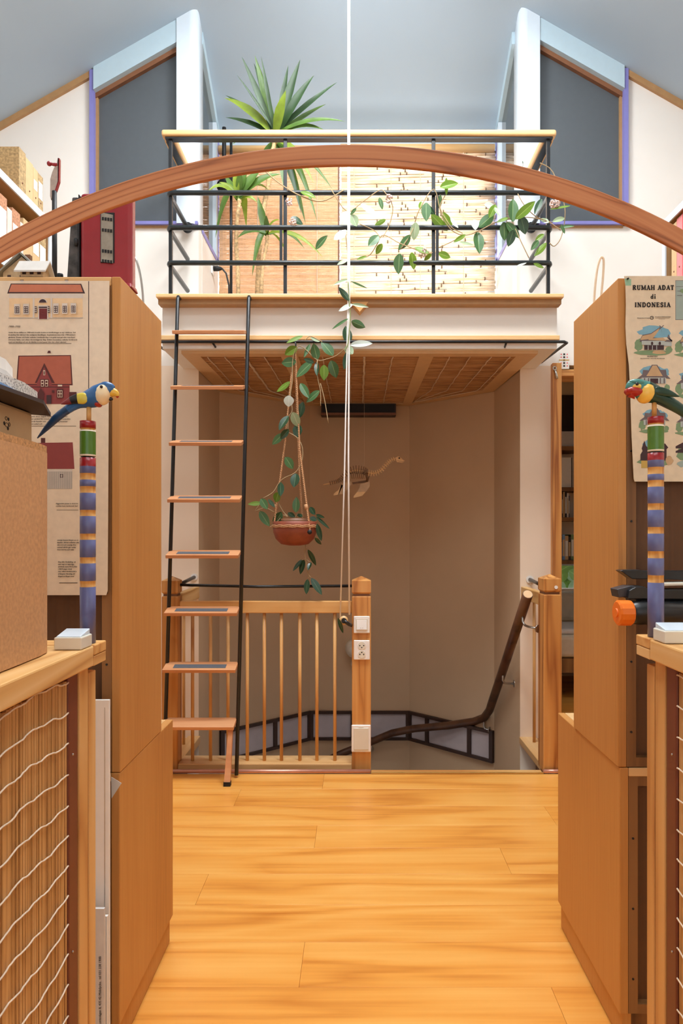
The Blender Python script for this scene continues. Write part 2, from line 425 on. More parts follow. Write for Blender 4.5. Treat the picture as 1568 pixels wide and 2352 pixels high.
def wallpiece(mb, x0, x1, zb0, zb1, zt0, zt1, y0=3.9, y1=4.0):
    b = [(x0, y0, zb0), (x1, y0, zb1), (x1, y1, zb1), (x0, y1, zb0)]
    t = [(x0, y0, zt0), (x1, y0, zt1), (x1, y1, zt1), (x0, y1, zt0)]
    mb.hexa(b, t)
W0 = -1.485; W1 = -1.02; W2 = 1.032; W3 = 1.505; SILL = 2.945
wl = MB()
wallpiece(wl, -2.25, -1.515, -0.2, -0.2, roof_z(-2.25), roof_z(-1.515))
wallpiece(wl, -1.515, -0.905, ZS + .02, ZS + .02, SILL - .02, SILL - .02)
struct('wall_left_end', wl, 'white', 'white end wall left of the stair opening', 'wall')
wr = MB()
wallpiece(wr, 0.93, 1.107, ZS + .02, ZS + .02, SILL - .02, SILL - .02)
wallpiece(wr, 1.107, 1.535, 2.13, 2.13, SILL - .02, SILL - .02)
wallpiece(wr, 1.535, 2.25, 2.13, 2.13, roof_z(1.535), roof_z(2.25))
wallpiece(wr, 2.0, 2.25, 0, 0, 2.13, 2.13)
struct('wall_right_end', wr, 'white', 'white end wall right of the stair opening with a doorway', 'wall')
fl = MB(); wallpiece(fl, -1.515, -0.905, -1.7, -1.7, ZS + .02, ZS + .02); struct('wall_stair_left_front', fl, 'peach', 'wall strip tinted by painted floor bounce left of the stairwell behind the ladder', 'wall')
fl = MB(); wallpiece(fl, 0.93, 1.107, -1.7, -1.7, ZS + .02, ZS + .02); struct('wall_stair_right_front', fl, 'peach', 'wall strip tinted by painted floor bounce right of the stairwell beside the doorway', 'wall')
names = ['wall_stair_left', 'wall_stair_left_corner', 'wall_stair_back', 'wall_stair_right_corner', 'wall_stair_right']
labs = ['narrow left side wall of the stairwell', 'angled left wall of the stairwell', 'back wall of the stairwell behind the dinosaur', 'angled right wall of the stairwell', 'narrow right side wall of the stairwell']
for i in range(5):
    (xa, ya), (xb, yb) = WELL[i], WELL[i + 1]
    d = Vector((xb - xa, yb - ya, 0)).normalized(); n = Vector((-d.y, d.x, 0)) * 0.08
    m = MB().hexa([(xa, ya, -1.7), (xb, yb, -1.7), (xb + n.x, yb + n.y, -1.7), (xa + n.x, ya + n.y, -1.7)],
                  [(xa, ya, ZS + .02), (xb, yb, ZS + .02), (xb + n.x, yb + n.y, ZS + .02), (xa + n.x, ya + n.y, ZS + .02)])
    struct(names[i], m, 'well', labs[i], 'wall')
m = MB().box(-1.1, 1.1, 3.0, 5.2, -1.78, -1.7)
struct('floor_below', m, 'darkwood', 'dark lower landing at the bottom of the stairwell', 'floor')
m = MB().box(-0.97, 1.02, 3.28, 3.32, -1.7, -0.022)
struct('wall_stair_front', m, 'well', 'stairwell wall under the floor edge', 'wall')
# outer room walls
def roofwall(y, holes=None):
    mb = MB()
    for a, b in ((-2.25, RX), (RX, 2.25)):
        mb.add([(a, y, 2.4), (b, y, 2.4), (b, y, roof_z(b)), (a, y, roof_z(a))], [[0, 1, 2, 3]])
    mb.box(-2.25, -1.1, y - .1, y, 0, 2.4); mb.box(1.1, 2.25, y - .1, y, 0, 2.4); mb.box(-1.1, 1.1, y - .1, y, 0, 1.0)
    return mb
struct('wall_rear', roofwall(-1.6), 'white', 'white gable wall with an added fill light window behind the viewer', 'wall')
struct('wall_left', MB().box(-2.35, -2.25, -1.6, 4.0, -0.2, roof_z(-2.25) + .05), 'white', 'white side wall on the left', 'wall')
struct('wall_right', MB().box(2.25, 2.35, -1.6, 5.7, -0.2, roof_z(2.25) + .05), 'white', 'white side wall on the right', 'wall')

# posts, beams, coloured window trims on the end wall
for i, (x0, x1) in enumerate(((-1.022, -0.903), (0.918, 1.034))):
    poly = []
    inner = x1 if i == 0 else x0; outer = x0 if i == 0 else x1
    sg = -1 if i == 0 else 1
    r = 0.045
    pts = [(outer, 3.862), (inner + sg * r, 3.862)]
    for k in range(1, 7):
        a = k / 6 * math.pi / 2
        pts.append((inner + sg * r - sg * r * math.sin(a), 3.862 + r - r * math.cos(a)))
    pts += [(inner, 4.0), (outer, 4.0)]
    zt = 4.125
    mb = MB(); n = len(pts)
    mb.v = [Vector((p[0], p[1], SILL - .02)) for p in pts] + [Vector((p[0], p[1], min(roof_z(p[0]), 4.14 + .589 * (3.9 - p[1])))) for p in pts]
    for k in range(n):
        mb.f.append([k, (k + 1) % n, n + (k + 1) % n, n + k]); mb.m.append(0); mb.smooth.append(1 <= k <= 7)
    struct('trim_%d' % (i + 1), mb, 'post', ('pale blue rounded post left of the loft' if i == 0 else 'pale blue rounded post right of the loft'), 'post')
def slopebeam(x0, x1, t0, t1, y0, y1):
    b = [(x0, y0, roof_z(x0) - t1), (x1, y0, roof_z(x1) - t1), (x1, y1, roof_z(x1) - t1), (x0, y1, roof_z(x0) - t1)]
    t = [(x0, y0, roof_z(x0) - t0), (x1, y0, roof_z(x1) - t0), (x1, y1, roof_z(x1) - t0), (x0, y1, roof_z(x0) - t0)]
    return MB().hexa(b, t)
TB = 0.128
def zwin(x): return roof_z(x) - TB
for i, (x0, x1) in enumerate(((W0 - .01, W1), (W2, W3 + .01))):
    side = ('left', 'right')[i]
    struct('trim_%d' % (3 + i), slopebeam(x0, x1, 0.0, TB, 3.868, 4.0), 'beam', 'sky blue sloping beam over the %s grey window' % side, 'beam')
    # window: pane, brown glazing bead on the slope and the outer upright, violet frame
    w = thing('window_%d' % (i + 1), ((x0 + x1) / 2, 3.9, SILL), 'dark grey %s window with a sloping head under the roof' % side, 'window', kind='structure')
    pm = MB().hexa([(x0, 3.925, SILL), (x1, 3.925, SILL), (x1, 3.935, SILL), (x0, 3.935, SILL)], [(x0, 3.925, zwin(x0)), (x1, 3.925, zwin(x1)), (x1, 3.935, zwin(x1)), (x0, 3.935, zwin(x0))])
    pm.build('pane', 'pane', w)
    bm_ = MB().hexa([(x0, 3.9, zwin(x0) - .028), (x1, 3.9, zwin(x1) - .028), (x1, 3.925, zwin(x1) - .028), (x0, 3.925, zwin(x0) - .028)],
                    [(x0, 3.9, zwin(x0)), (x1, 3.9, zwin(x1)), (x1, 3.925, zwin(x1)), (x0, 3.925, zwin(x0))])
    bm_.build('head_bead', 'bronze', w)
    xo = x0 if i == 0 else x1; sg = 1 if i == 0 else -1
    MB().box(xo, xo + sg * .012, 3.905, 3.925, SILL, zwin(xo) - .02).build('side_bead', 'tantrim', w)
    MB().box(xo - sg * .025, xo, 3.875, 4.0, SILL - .02, roof_z(xo - sg * .012) - .003).build('violet_upright', 'violet', w)
    MB().box(min(x0, xo - sg * .02), max(x1, xo - sg * .02) + (0.115 if i == 0 else 0), 3.872, 4.0, SILL - .02, SILL - .003).build('violet_sill', 'violet', w)
    MB().box(x0, x1, 3.89, 3.9, SILL - .032, SILL - .02).build('sill_strip', 'tantrim', w)
    xa, xb = (-2.25, xo - .026) if i == 0 else (xo + .026, 2.25)
    struct('trim_%d' % (5 + i), slopebeam(xa, xb, 0.0, 0.036, 3.88, 3.9), 'tantrim', 'tan cover strip along the ceiling on the %s white wall' % side, 'trim')

# side lights of the loft recess
for i, xs_ in enumerate((-0.903, 0.905)):
    sg = 1 if i == 0 else -1
    side = ('left', 'right')[i]
    a, b = sorted((xs_, xs_ - sg * .08))
    low = MB().box(a, b, 3.98, 4.5, ZL - .1, SILL - .02)
    struct('wall_loft_%s' % side, low, 'white', 'white low %s side wall of the loft recess' % side, 'wall')
    def hz(y): return 4.14 + .589 * (3.9 - y)
    w = thing('window_%d' % (3 + i), (xs_, 4.2, SILL), 'narrow %s side window of the loft reflecting the blinds' % side, 'window', kind='structure')
    def sidequad(y0, y1, t, bb=None):
        x0, x1 = sorted((xs_ - sg * .02, xs_ - sg * .03))
        z0 = SILL
        return MB().hexa([(x0, y0, z0), (x1, y0, z0), (x1, y1, z0), (x0, y1, z0)], [(x0, y0, hz(y0) - t), (x1, y0, hz(y0) - t), (x1, y1, hz(y1) - t), (x0, y1, hz(y1) - t)])
    sidequad(3.98, 4.42, .05).build('pane', 'mirrorpane', w)
    x0, x1 = sorted((xs_ - sg * .04, xs_ + sg * .004))
    MB().hexa([(x0, 3.98, hz(3.98) - .07), (x1, 3.98, hz(3.98) - .07), (x1, 4.5, hz(4.5) - .07), (x0, 4.5, hz(4.5) - .07)],
              [(x0, 3.98, hz(3.98)), (x1, 3.98, hz(3.98)), (x1, 4.5, hz(4.5)), (x0, 4.5, hz(4.5))]).build('head_beam', 'beam', w)
    MB().box(x0, x1, 4.40, 4.45, SILL - .02, hz(4.45) - .05).build('violet_upright', 'violet', w)
    MB().box(x0, x1, 4.36, 4.40, SILL, hz(4.4) - .05).build('white_bead', 'post', w)
    MB().box(x0, x1, 3.98, 4.45, SILL - .03, SILL - .002).build('violet_sill', 'violet', w)
lb = MB()
lb.box(-0.98, 0.98, 4.5, 4.58, 3.66, 3.82); lb.box(-0.98, -0.86, 4.5, 4.58, ZL - .1, 3.66); lb.box(0.86, 0.98, 4.5, 4.58, ZL - .1, 3.66)
lb.box(-0.86, 0.86, 4.5, 4.58, ZL - .1, ZL + .02)
struct('wall_loft_back', lb, 'ceiling', 'grey blue back wall of the loft around the window', 'wall')
gl, nt, b = newmat('clear_glass')
tr = nt.nodes.new('ShaderNodeBsdfTransparent'); mx = nt.nodes.new('ShaderNodeMixShader'); mx.inputs[0].default_value = 0.92
b.inputs['Roughness'].default_value = 0.02
nt.links.new(b.outputs[0], mx.inputs[1]); nt.links.new(tr.outputs[0], mx.inputs[2]); nt.links.new(mx.outputs[0], nt.nodes['Material Output'].inputs['Surface'])
M['glass'] = gl
w = thing('window_5', (0, 4.52, ZL), 'bright loft window behind the two blinds', 'window', kind='structure')
MB().box(-.86, .86, 4.53, 4.535, ZL + .02, 3.66).build('pane', 'glass', w)
MB().box(-.02, .02, 4.515, 4.55, ZL + .02, 3.66).build('mullion', 'post', w)

# ------------------------------------------------------------------ loft platform
YF = 3.48
loft = thing('loft_platform', (0, YF, ZS), 'white loft platform with bamboo panelled underside above the stair', 'loft', kind='structure')
MB().box(-0.992, 1.018, YF, 3.9, ZS + .004, ZL).build('slab', 'white', loft)
sl = MB().prism([(-.9, 3.9, ZS + .004), (-.9, 4.5, ZS + .004), (.9, 4.5, ZS + .004), (.92, 3.9, ZS + .004)], (0, 0, ZL - ZS - .004))
sl.prism([(-.9, 4.46, ZS + .004), (-.345, 4.96, ZS + .004), (.38, 4.96, ZS + .004), (.9, 4.46, ZS + .004)], (0, 0, .1))
sl.build('slab_rear', 'white', loft)
bevel(MB().box(-1.003, 1.03, 3.40, YF + .02, ZL, ZL + .02).build('ledge_board', 'palepine_x', loft), .004)
MB().box(-0.998, 1.024, 3.425, YF, ZL - .025, ZL).build('ledge_strip', 'tantrim', loft)
bevel(MB().box(-0.996, 1.024, 3.45, YF, 2.148, 2.172).build('fascia_strip', 'palepine_x', loft), .003)
MB().prism([(P(806, 693, 3.42)), (P(846, 693, 3.42)), (P(826, 716, 3.42))], (0, .06, 0)).build('wooden_wedge', 'pine_x', loft)
# soffit
zb = ZS - .012
def poly_xy(pts, z0, z1): return MB().prism([(x, y, z0) for x, y in pts][::-1], (0, 0, z1 - z0))
fr = MB()
def fpoly(pts): fr.prism([(x, y, zb) for x, y in pts], (0, 0, .016))
panels = [[(-.82, 3.575), (-.40, 3.575), (-.37, 4.83), (-.80, 4.42)], [(-.31, 3.575), (.325, 3.575), (.325, 4.87), (-.31, 4.87)], [(.40, 3.575), (.83, 3.575), (.81, 4.42), (.39, 4.83)]]
fpoly([(-.905, 3.515), (.93, 3.515), (.93, 3.575), (-.905, 3.575)])
fpoly([(-.905, 3.575), (-.82, 3.575), (-.80, 4.42), (-.895, 4.455)])
fpoly([(.83, 3.575), (.93, 3.575), (.89, 4.455), (.81, 4.42)])
fpoly([(-.40, 3.575), (-.31, 3.575), (-.31, 4.87), (-.37, 4.83)])
fpoly([(.325, 3.575), (.40, 3.575), (.39, 4.83), (.325, 4.87)])
fpoly([(-.895, 4.455), (-.80, 4.42), (-.37, 4.83), (-.345, 4.955)])
fpoly([(.89, 4.455), (.38, 4.955), (.39, 4.83), (.81, 4.42)])
fpoly([(-.37, 4.83), (-.31, 4.87), (.325, 4.87), (.39, 4.83), (.38, 4.955), (-.345, 4.955)])
fr.build('soffit_frame', 'soffit', loft)
def inter_x(poly, y):
    xs = []
    for i in range(len(poly)):
        (xa, ya), (xb, yb) = poly[i], poly[(i + 1) % len(poly)]
        if (ya - y) * (yb - y) < 0: xs.append(xa + (xb - xa) * (y - ya) / (yb - ya))
    return (min(xs), max(xs)) if len(xs) >= 2 else None
for pi_, poly in enumerate(panels):
    mb = MB(); y = 3.58
    while y < 4.87:
        r = inter_x(poly, y + .004)
        if r:
            j = random.uniform(-.002, .002); hz_ = random.uniform(0, .004); w_ = random.uniform(.0075, .0105)
            mb.box(r[0], r[1], y + j, y + j + w_, zb + .003 + hz_, zb + .012 + hz_)
        y += .0115
    pn = thing_part = mb.build('bamboo_panel', 'bamboo_dark', loft); stuff(pn)
    xs0 = [p[0] for p in poly]
    for f_ in ((.08, .30, .55, .8), (.2, .42, .55, .78), (.2, .45, .7, .93))[pi_]:
        pts = []
        yy = 3.58
        while yy < 4.87:
            r = inter_x(poly, yy)
            if r: pts.append((r[0] + f_ * (r[1] - r[0]) + random.uniform(-.003, .003), yy, zb - .001))
            yy += .05
        MB().tube(pts, .006 if f_ == .55 else .003, 5).build('binding_cord', 'twine', pn)

# ------------------------------------------------------------------ doorway on the right and the room behind it
dr = thing('door_1', (1.55, 3.9, 0), 'pine door frame right of the stair, open to a book room', 'door frame', kind='structure')
bevel(MB().box(1.105, 1.157, 3.86, 4.02, 0, 2.135).build('jamb', 'newel', dr), .004)
bevel(MB().box(2.0, 2.05, 3.86, 4.02, 0, 2.135).build('jamb', 'newel', dr), .004)
bevel(MB().box(1.157, 2.0, 3.87, 4.02, 2.06, 2.10).build('header', 'pine_x', dr), .004)
wf = MB()
wf.box(1.0, 2.3, 5.6, 5.7, -.2, .715); wf.box(1.0, 2.3, 5.6, 5.7, .92, 2.8); wf.box(1.0, 1.2, 5.6, 5.7, .715, .92); wf.box(2.2, 2.3, 5.6, 5.7, .715, .92)
wf.box(.98, 1.03, 4.0, 5.7, -.2, 2.8)
struct('wall_far', wf, 'peach', 'cream far wall of the book room with a low window', 'wall')
struct('ceiling_far', MB().box(.98, 2.3, 4.0, 5.7, 2.5, 2.55), 'white', 'white ceiling of the book room', 'ceiling')
w = thing('window_6', (1.7, 5.62, .7), 'small low window to green leaves seen through the doorway', 'window', kind='structure')
MB().box(1.2, 2.2, 5.64, 5.645, .715, .92).build('pane', 'glass', w)
MB().box(1.2, 2.2, 5.61, 5.66, .905, .92).build('frame_rail', 'post', w)

# ================================================================== STAIR OPENING
# copper pipe and brass strip along the floor edge
tag(MB().tube([(-.96, 3.325, .011), (.065, 3.325, .011)], .010, 12).build('floor_edge_pipe', 'copper'), 'pinkish copper pipe along the floor edge below the balustrade', 'pipe')
tag(MB().tube([(.905, 3.325, .011), (1.02, 3.325, .011)], .010, 12).build('floor_edge_pipe', 'copper'), 'short pinkish copper pipe at the foot of the right newel post', 'pipe')
nos = thing('stair_nosing', (.485, 3.33, 0), 'pale wooden stair nosing with a thin brass strip', 'nosing')
bevel(MB().box(.068, .905, 3.32, 3.37, -.02, .003).build('board', 'pine_x', nos), .003)
MB().box(.068, .905, 3.316, 3.328, .003, .0065).build('brass_strip', 'brass', nos)

def newel_post(par, x0, x1, y0, y1, zb_, zt):
    """square post with a groove and a pyramid cap"""
    g = zt - .092
    bevel(MB().box(x0, x1, y0, y1, zb_, g - .006).build('newel_post', 'newel', par), .004)
    MB().box(x0 + .007, x1 - .007, y0 + .007, y1 - .007, g - .006, g + .008).build('groove', 'bronze', par)
    cap = MB(); cx, cy = (x0 + x1) / 2, (y0 + y1) / 2
    c0 = [(x0 + .006, y0 + .006, g + .006), (x1 - .006, y0 + .006, g + .006), (x1 - .006, y1 - .006, g + .006), (x0 + .006, y1 - .006, g + .006)]
    c1 = [(x0, y0, g + .014), (x1, y0, g + .014), (x1, y1, g + .014), (x0, y1, g + .014)]
    c2 = [(x0, y0, zt - .022), (x1, y0, zt - .022), (x1, y1, zt - .022), (x0, y1, zt - .022)]
    cap.v = [Vector(q) for q in c0 + c1 + c2 + [(cx, cy, zt)]]
    for lvl in (0, 4):
        for k in range(4): cap.f.append([lvl + k, lvl + (k + 1) % 4, lvl + 4 + (k + 1) % 4, lvl + 4 + k])
    for k in range(4): cap.f.append([8 + k, 8 + (k + 1) % 4, 12])
    cap.f.append([3, 2, 1, 0]); cap.m = [0] * len(cap.f); cap.smooth = [False] * len(cap.f)
    return cap.build('post_cap', 'newel', par)

bal = thing('stair_balustrade', (-.45, 3.42, 0), 'pine balustrade with thin round spindles behind the black ladder', 'balustrade')
newel_post(bal, -.026, .068, 3.37, 3.464, 0.0, .957)
newel_post(bal, -.965, -.885, 3.37, 3.45, 0.0, .957)
bevel(MB().box(-.885, -.026, 3.40, 3.435, .772, .832).build('top_rail', 'pine_x', bal), .004)
bevel(MB().box(-.885, -.026, 3.37, 3.50, .0, .032).build('bottom_plate', 'palepine_x', bal), .004)
MB().tube([(-.885, 3.418, .912), (-.5, 3.418, .903), (-.026, 3.418, .907)], .0075, 10).build('steel_bar', 'black', bal)
for px in (444, 485, 525, 569, 608, 647, 689, 728, 769):
    x = (px - VX) / F * 3.437
    MB().tube([(x, 3.42, .03), (x, 3.42, .775)], .0085, 10).build('spindle', 'pine_z', bal)
# return to the wall on the left
bevel(MB().box(-.93, -.90, 3.45, 3.9, .80, .865).build('return_rail', 'pine_y', bal), .004)
bevel(MB().box(-.965, -.895, 3.45, 3.9, -.03, .014).build('return_plate', 'palepine_y', bal), .003)
MB().tube([(-.95, 3.74, .01), (-.95, 3.74, .80)], .0085, 10).build('spindle', 'pine_z', bal)
MB().tube([(-.92, 3.45, .90), (-.93, 3.9, .92)], .010, 10).build('return_bar', 'black', bal)
MB().lathe([(.02, 0), (.02, .006)], (-.93, 3.893, .92), 16, axis='Y').build('wall_rosette', 'oldwhite', bal)

bar = thing('stair_balustrade', (.95, 3.4, 0), 'short pine balustrade with one spindle and capped newel beside the right cabinets', 'balustrade')
newel_post(bar, .912, .998, 3.34, 3.445, 0.0, .968)
bevel(MB().box(.935, .972, 3.445, 3.9, .80, .866).build('return_rail', 'pine_y', bar), .004)
bevel(MB().box(.925, 1.02, 3.445, 3.9, -.03, .008).build('return_plate', 'palepine_y', bar), .003)
for y in (3.58, 3.80):
    MB().tube([(.985, y, .0), (.985, y, .80)], .0085, 10).build('spindle', 'pine_z', bar)
MB().tube([(.955, 3.445, .895), (.985, 3.9, .907)], .010, 10).build('return_bar', 'black', bar)
MB().lathe([(.022, 0), (.022, .006)], (.985, 3.893, .907), 16, axis='Y').build('wall_rosette', 'oldwhite', bar)
MB().lathe([(.0085, -.003), (.0085, 0)], (.972, 3.339, .906), 16, axis='Y').build('white_dot', 'oldwhite', bar)

# dark round handrail going down the stair
hr = thing('stair_handrail', (.88, 3.45, .86), 'dark round wooden handrail curving down the stairwell on steel brackets', 'handrail')
pts = [(.862, 3.45, .862), (.858, 3.95, .425), (.852, 4.40, .03), (.835, 4.50, -.045), (.78, 4.57, -.09), (.62, 4.67, -.145), (.40, 4.79, -.20), (.25, 4.855, -.25), (.10, 4.88, -.32), (-.10, 4.88, -.40), (-.36, 4.82, -.50)]
MB().tube(pts, .026, 14).build('rail', 'darkwood', hr)
d0 = (Vector(pts[0]) - Vector(pts[1])).normalized()
MB().tube([Vector(pts[0]), Vector(pts[0]) + d0 * .002], .0235, 14).build('end_face', 'soffit', hr)
def bracket(p, wx, wy, horizontal=True):
    p = Vector(p); a = MB(); w = Vector((wx, wy, p.z - .075))
    dirv = (w - p); dirv.z = 0
    a.tube([p + Vector((0, 0, -.02)), p + Vector((0, 0, -.055)), p + dirv * .15 + Vector((0, 0, -.072)), p + dirv * .35 + Vector((0, 0, -.075)), w], .006, 8)
    nd = dirv.normalized()
    a.tube([w - nd * .005, w], .021, 16)
    a.build('steel_bracket', 'steel', hr)
bracket((.862, 3.56, .765), .912, 3.43); bracket((.857, 4.02, .36), .926, 4.02); bracket((.835, 4.50, -.045), .87, 4.475)
bracket((.10, 4.88, -.32), .10, 4.955)

# paper and dark frame band along the stairwell walls
fz0, fz1 = -.328, -.118
def band(pa, pb, splits, lab):
    pa = Vector(pa); pb = Vector(pb); d = (pb - pa); L = d.length; d.normalize(); n = Vector((d.y, -d.x))
    if n.y > 0: n = -n
    t = thing('paper_screen', ((pa.x + pb.x) / 2, (pa.y + pb.y) / 2, fz0), lab, 'screen', 'framed paper screens low on the stairwell walls')
    def seg(a, b, z0, z1, o0, o1):
        A = pa + d * a; B = pa + d * b
        q = [(A + n * o1), (B + n * o1), (B + n * o0), (A + n * o0)]
        return [(v.x, v.y, z0) for v in q], [(v.x, v.y, z1) for v in q]
    MB().hexa(*seg(0, L, fz0, fz0 + .02, .001, .024)).build('frame_rail', 'framebrown', t)
    MB().hexa(*seg(0, L, fz1 - .02, fz1, .001, .024)).build('frame_rail', 'framebrown', t)
    us = [0.0] + splits + [1.0]
    for u in us:
        a = min(max(u * L - .014, 0), L - .028)
        MB().hexa(*seg(a, a + .028, fz0 + .02, fz1 - .02, .001, .022)).build('frame_upright', 'framebrown', t)
    for u, v in zip(us, us[1:]):
        MB().hexa(*seg(u * L + .014, v * L - .014, fz0 + .02, fz1 - .02, .002, .008)).build('paper_pane', 'paperpane', t)
M['framebrown'] = plain('dark_brown_frame', S(62, 38, 28), 0.5)
M['paperpane'] = plain('greyed_paper', S(190, 180, 182), 0.8, vary=0.08, scale=9)
band(WELL[1], WELL[2], [.58], 'brown framed paper screen on the angled stairwell wall behind the spindles')
band(WELL[2], WELL[3], [.43], 'brown framed paper screen on the stairwell back wall behind the newel post')
band(WELL[3], WELL[4], [.24, .74], 'brown framed paper screen on the right stairwell wall under the handrail')

# dark recess box above the dinosaur
vb = thing('vent_box', (0, 4.92, 1.95), 'dark brown vent box under the bamboo soffit above the dinosaur', 'vent')
va = P(738, 932, 4.92); vc = P(908, 957, 4.92)
MB().box(va.x, vc.x, 4.86, 4.955, vc.z, ZS - .014).build('casing', 'framebrown', vb)
MB().box(va.x + .01, vc.x - .01, 4.856, 4.86, vc.z + .02, ZS - .02).build('black_slot', 'blackmatte', vb)
MB().box(va.x, vc.x, 4.845, 4.86, vc.z, vc.z + .016).build('lip', 'bronze', vb)

# globe wall lamp half hidden by the newel post
gp = P(815, 1489, 4.85)
gl_ = thing('globe_lamp', (gp.x, 4.95, gp.z), 'unlit white globe lamp on the stairwell wall behind the newel post', 'lamp')
MB().ball(gp, .07, n=20).build('globe', 'cream_plastic', gl_)
MB().tube([(gp.x, gp.y, gp.z - .065), (gp.x, gp.y, gp.z - .12), (gp.x, 4.955, gp.z - .13)], .012, 10).build('arm', 'bronze', gl_)
MB().lathe([(.03, 0), (.03, .01)], (gp.x, 4.948, gp.z - .13), 16, axis='Y').build('wall_plate', 'cream_plastic', gl_)

# ------------------------------------------------------------------ switch, socket and box on the newel post
YN = 3.37
def plate(name, px0, px1, py0, py1, label, cat, th=.009):
    a = P(px0, py1, YN); b = P(px1, py0, YN)
    t = thing(name, ((a.x + b.x) / 2, YN, a.z), label, cat)
    o = MB().box(a.x, b.x, YN - th, YN, a.z, b.z).build('cover_plate', 'oldwhite', t); bevel(o, .004, 3)
    return t, a, b
t, a, b = plate('light_switch', 812, 849, 1415, 1454, 'white square light switch on the newel post', 'switch')
cx, cz = (a.x + b.x) / 2, (a.z + b.z) / 2
bevel(MB().box(cx - .029, cx + .029, YN - .0105, YN - .008, cz - .027, cz + .029).build('surround', 'cream_plastic', t), .001)
r_ = MB().hexa([(cx - .025, YN - .016, cz - .024), (cx + .025, YN - .016, cz - .024), (cx + .025, YN - .008, cz - .024), (cx - .025, YN - .008, cz - .024)],
               [(cx - .025, YN - .011, cz + .024), (cx + .025, YN - .011, cz + .024), (cx + .025, YN - .008, cz + .024), (cx - .025, YN - .008, cz + .024)])
bevel(r_.build('rocker', 'oldwhite', t), .002)
for dx in (-.006, .004):
    MB().box(cx + dx, cx + dx + .0015, YN - .0172, YN - .0155, cz - .018, cz - .012).build('mark', 'steel', t)
t, a, b = plate('wall_socket', 812, 849, 1470, 1515, 'white double power socket on the newel post', 'socket')
cx, cz = (a.x + b.x) / 2, (a.z + b.z) / 2
for k, dz in enumerate((.0225, -.0205)):
    ring = MB().lathe([(.0205, -.0015), (.0205, 0), (.018, 0)], (cx, YN - .009, cz + dz), 24, axis='Y').build('ring', 'oldwhite', t)
    dsk = MB().lathe([(.0185, -.002), (.0185, -.0012)], (cx, YN - .009, cz + dz), 24, axis='Y').build('socket_face', 'cream_plastic', t)
    s_ = -1 if k == 0 else 1
    for hx, hz2 in ((-.0095, .0), (.0095, .0), (0, s_ * .0095)):
        MB().lathe([(.0032, -.0026), (.0032, -.002)], (cx + hx, YN - .009, cz + dz + hz2), 10, axis='Y').build('pin_hole', 'blackmatte', dsk)
t, a, b = plate('junction_box', 807, 851, 1664, 1726, 'cream rectangular cover box low on the newel post', 'box', .012)
bevel(MB().box(a.x + .011, b.x - .011, YN - .0165, YN - .010, a.z + .013, b.z - .014).build('lid', 'cream_plastic', t), .002)
MB().box((a.x + b.x) / 2 - .012, (a.x + b.x) / 2 + .012, YN - .014, YN - .011, b.z - .012, b.z - .008).build('slot', 'cream_plastic', t)

# ------------------------------------------------------------------ cord loop and pulley
cd = 3.34
ztop = 4.14 + .589 * (3.9 - cd)
ct = thing('pull_cord', P(795, 1425, cd), 'long white pull cord hanging from the ceiling past the loft edge to a pulley', 'cord')
pc = P(787, 1425, cd)
MB().tube([Vector((P(802, 0, cd).x, cd, ztop)), P(802, 690, cd), P(800, 1050, cd), P(802, 1412, cd)], .0042, 8).build('cord_strand', 'cord', ct)
MB().tube([Vector((P(802, 0, cd).x - .006, cd + .004, ztop)), P(799, 690, cd), P(791, 1080, cd), P(781, 1420, cd)], .0036, 8).build('cord_strand', 'cord', ct)
pt_ = thing('pulley', (pc.x, cd, pc.z), 'small orange and black cord pulley fixed to the left side of the newel post', 'pulley')
MB().lathe([(.006, -.009), (.022, -.009), (.022, -.006), (.018, 0), (.022, .006), (.022, .009), (.006, .009)], (pc.x + .004, cd, pc.z), 24, axis='Y').build('wheel', 'palepine_x', pt_)
MB().lathe([(.013, -.016), (.013, .014)], (pc.x + .006, cd, pc.z), 20, axis='Y').build('hub', 'black', pt_)
MB().tube([(pc.x + .006, cd - .013, pc.z), (pc.x + .03, cd - .005, pc.z - .018), (-.027, 3.385, pc.z - .03)], .009, 10).build('arm', 'black', pt_)

# ------------------------------------------------------------------ black curtain rod in front of the loft
rod = thing('curtain_rod', (0, 3.43, 1.17 + 440 / F * 3.43), 'thin black rod running along the loft front and bent back at both ends', 'rod')
yr = 3.42
a = P(336, 785, yr); b = P(1304, 785, yr); a.x = -1.03
e = P(1243, 832, 3.86)
MB().tube([(-.955, 3.86, e.z), (a.x + .0, yr + .02, a.z), (a.x + .02, yr, a.z), (b.x - .02, yr, b.z), (b.x, yr + .02, b.z), e], .0075, 10).build('bar', 'black', rod)
for px in (487, 1163):
    q = P(px, 785, yr)
    MB().tube([q, q + Vector((.004, .06, -.01))], .0055, 8).build('bracket', 'black', rod)

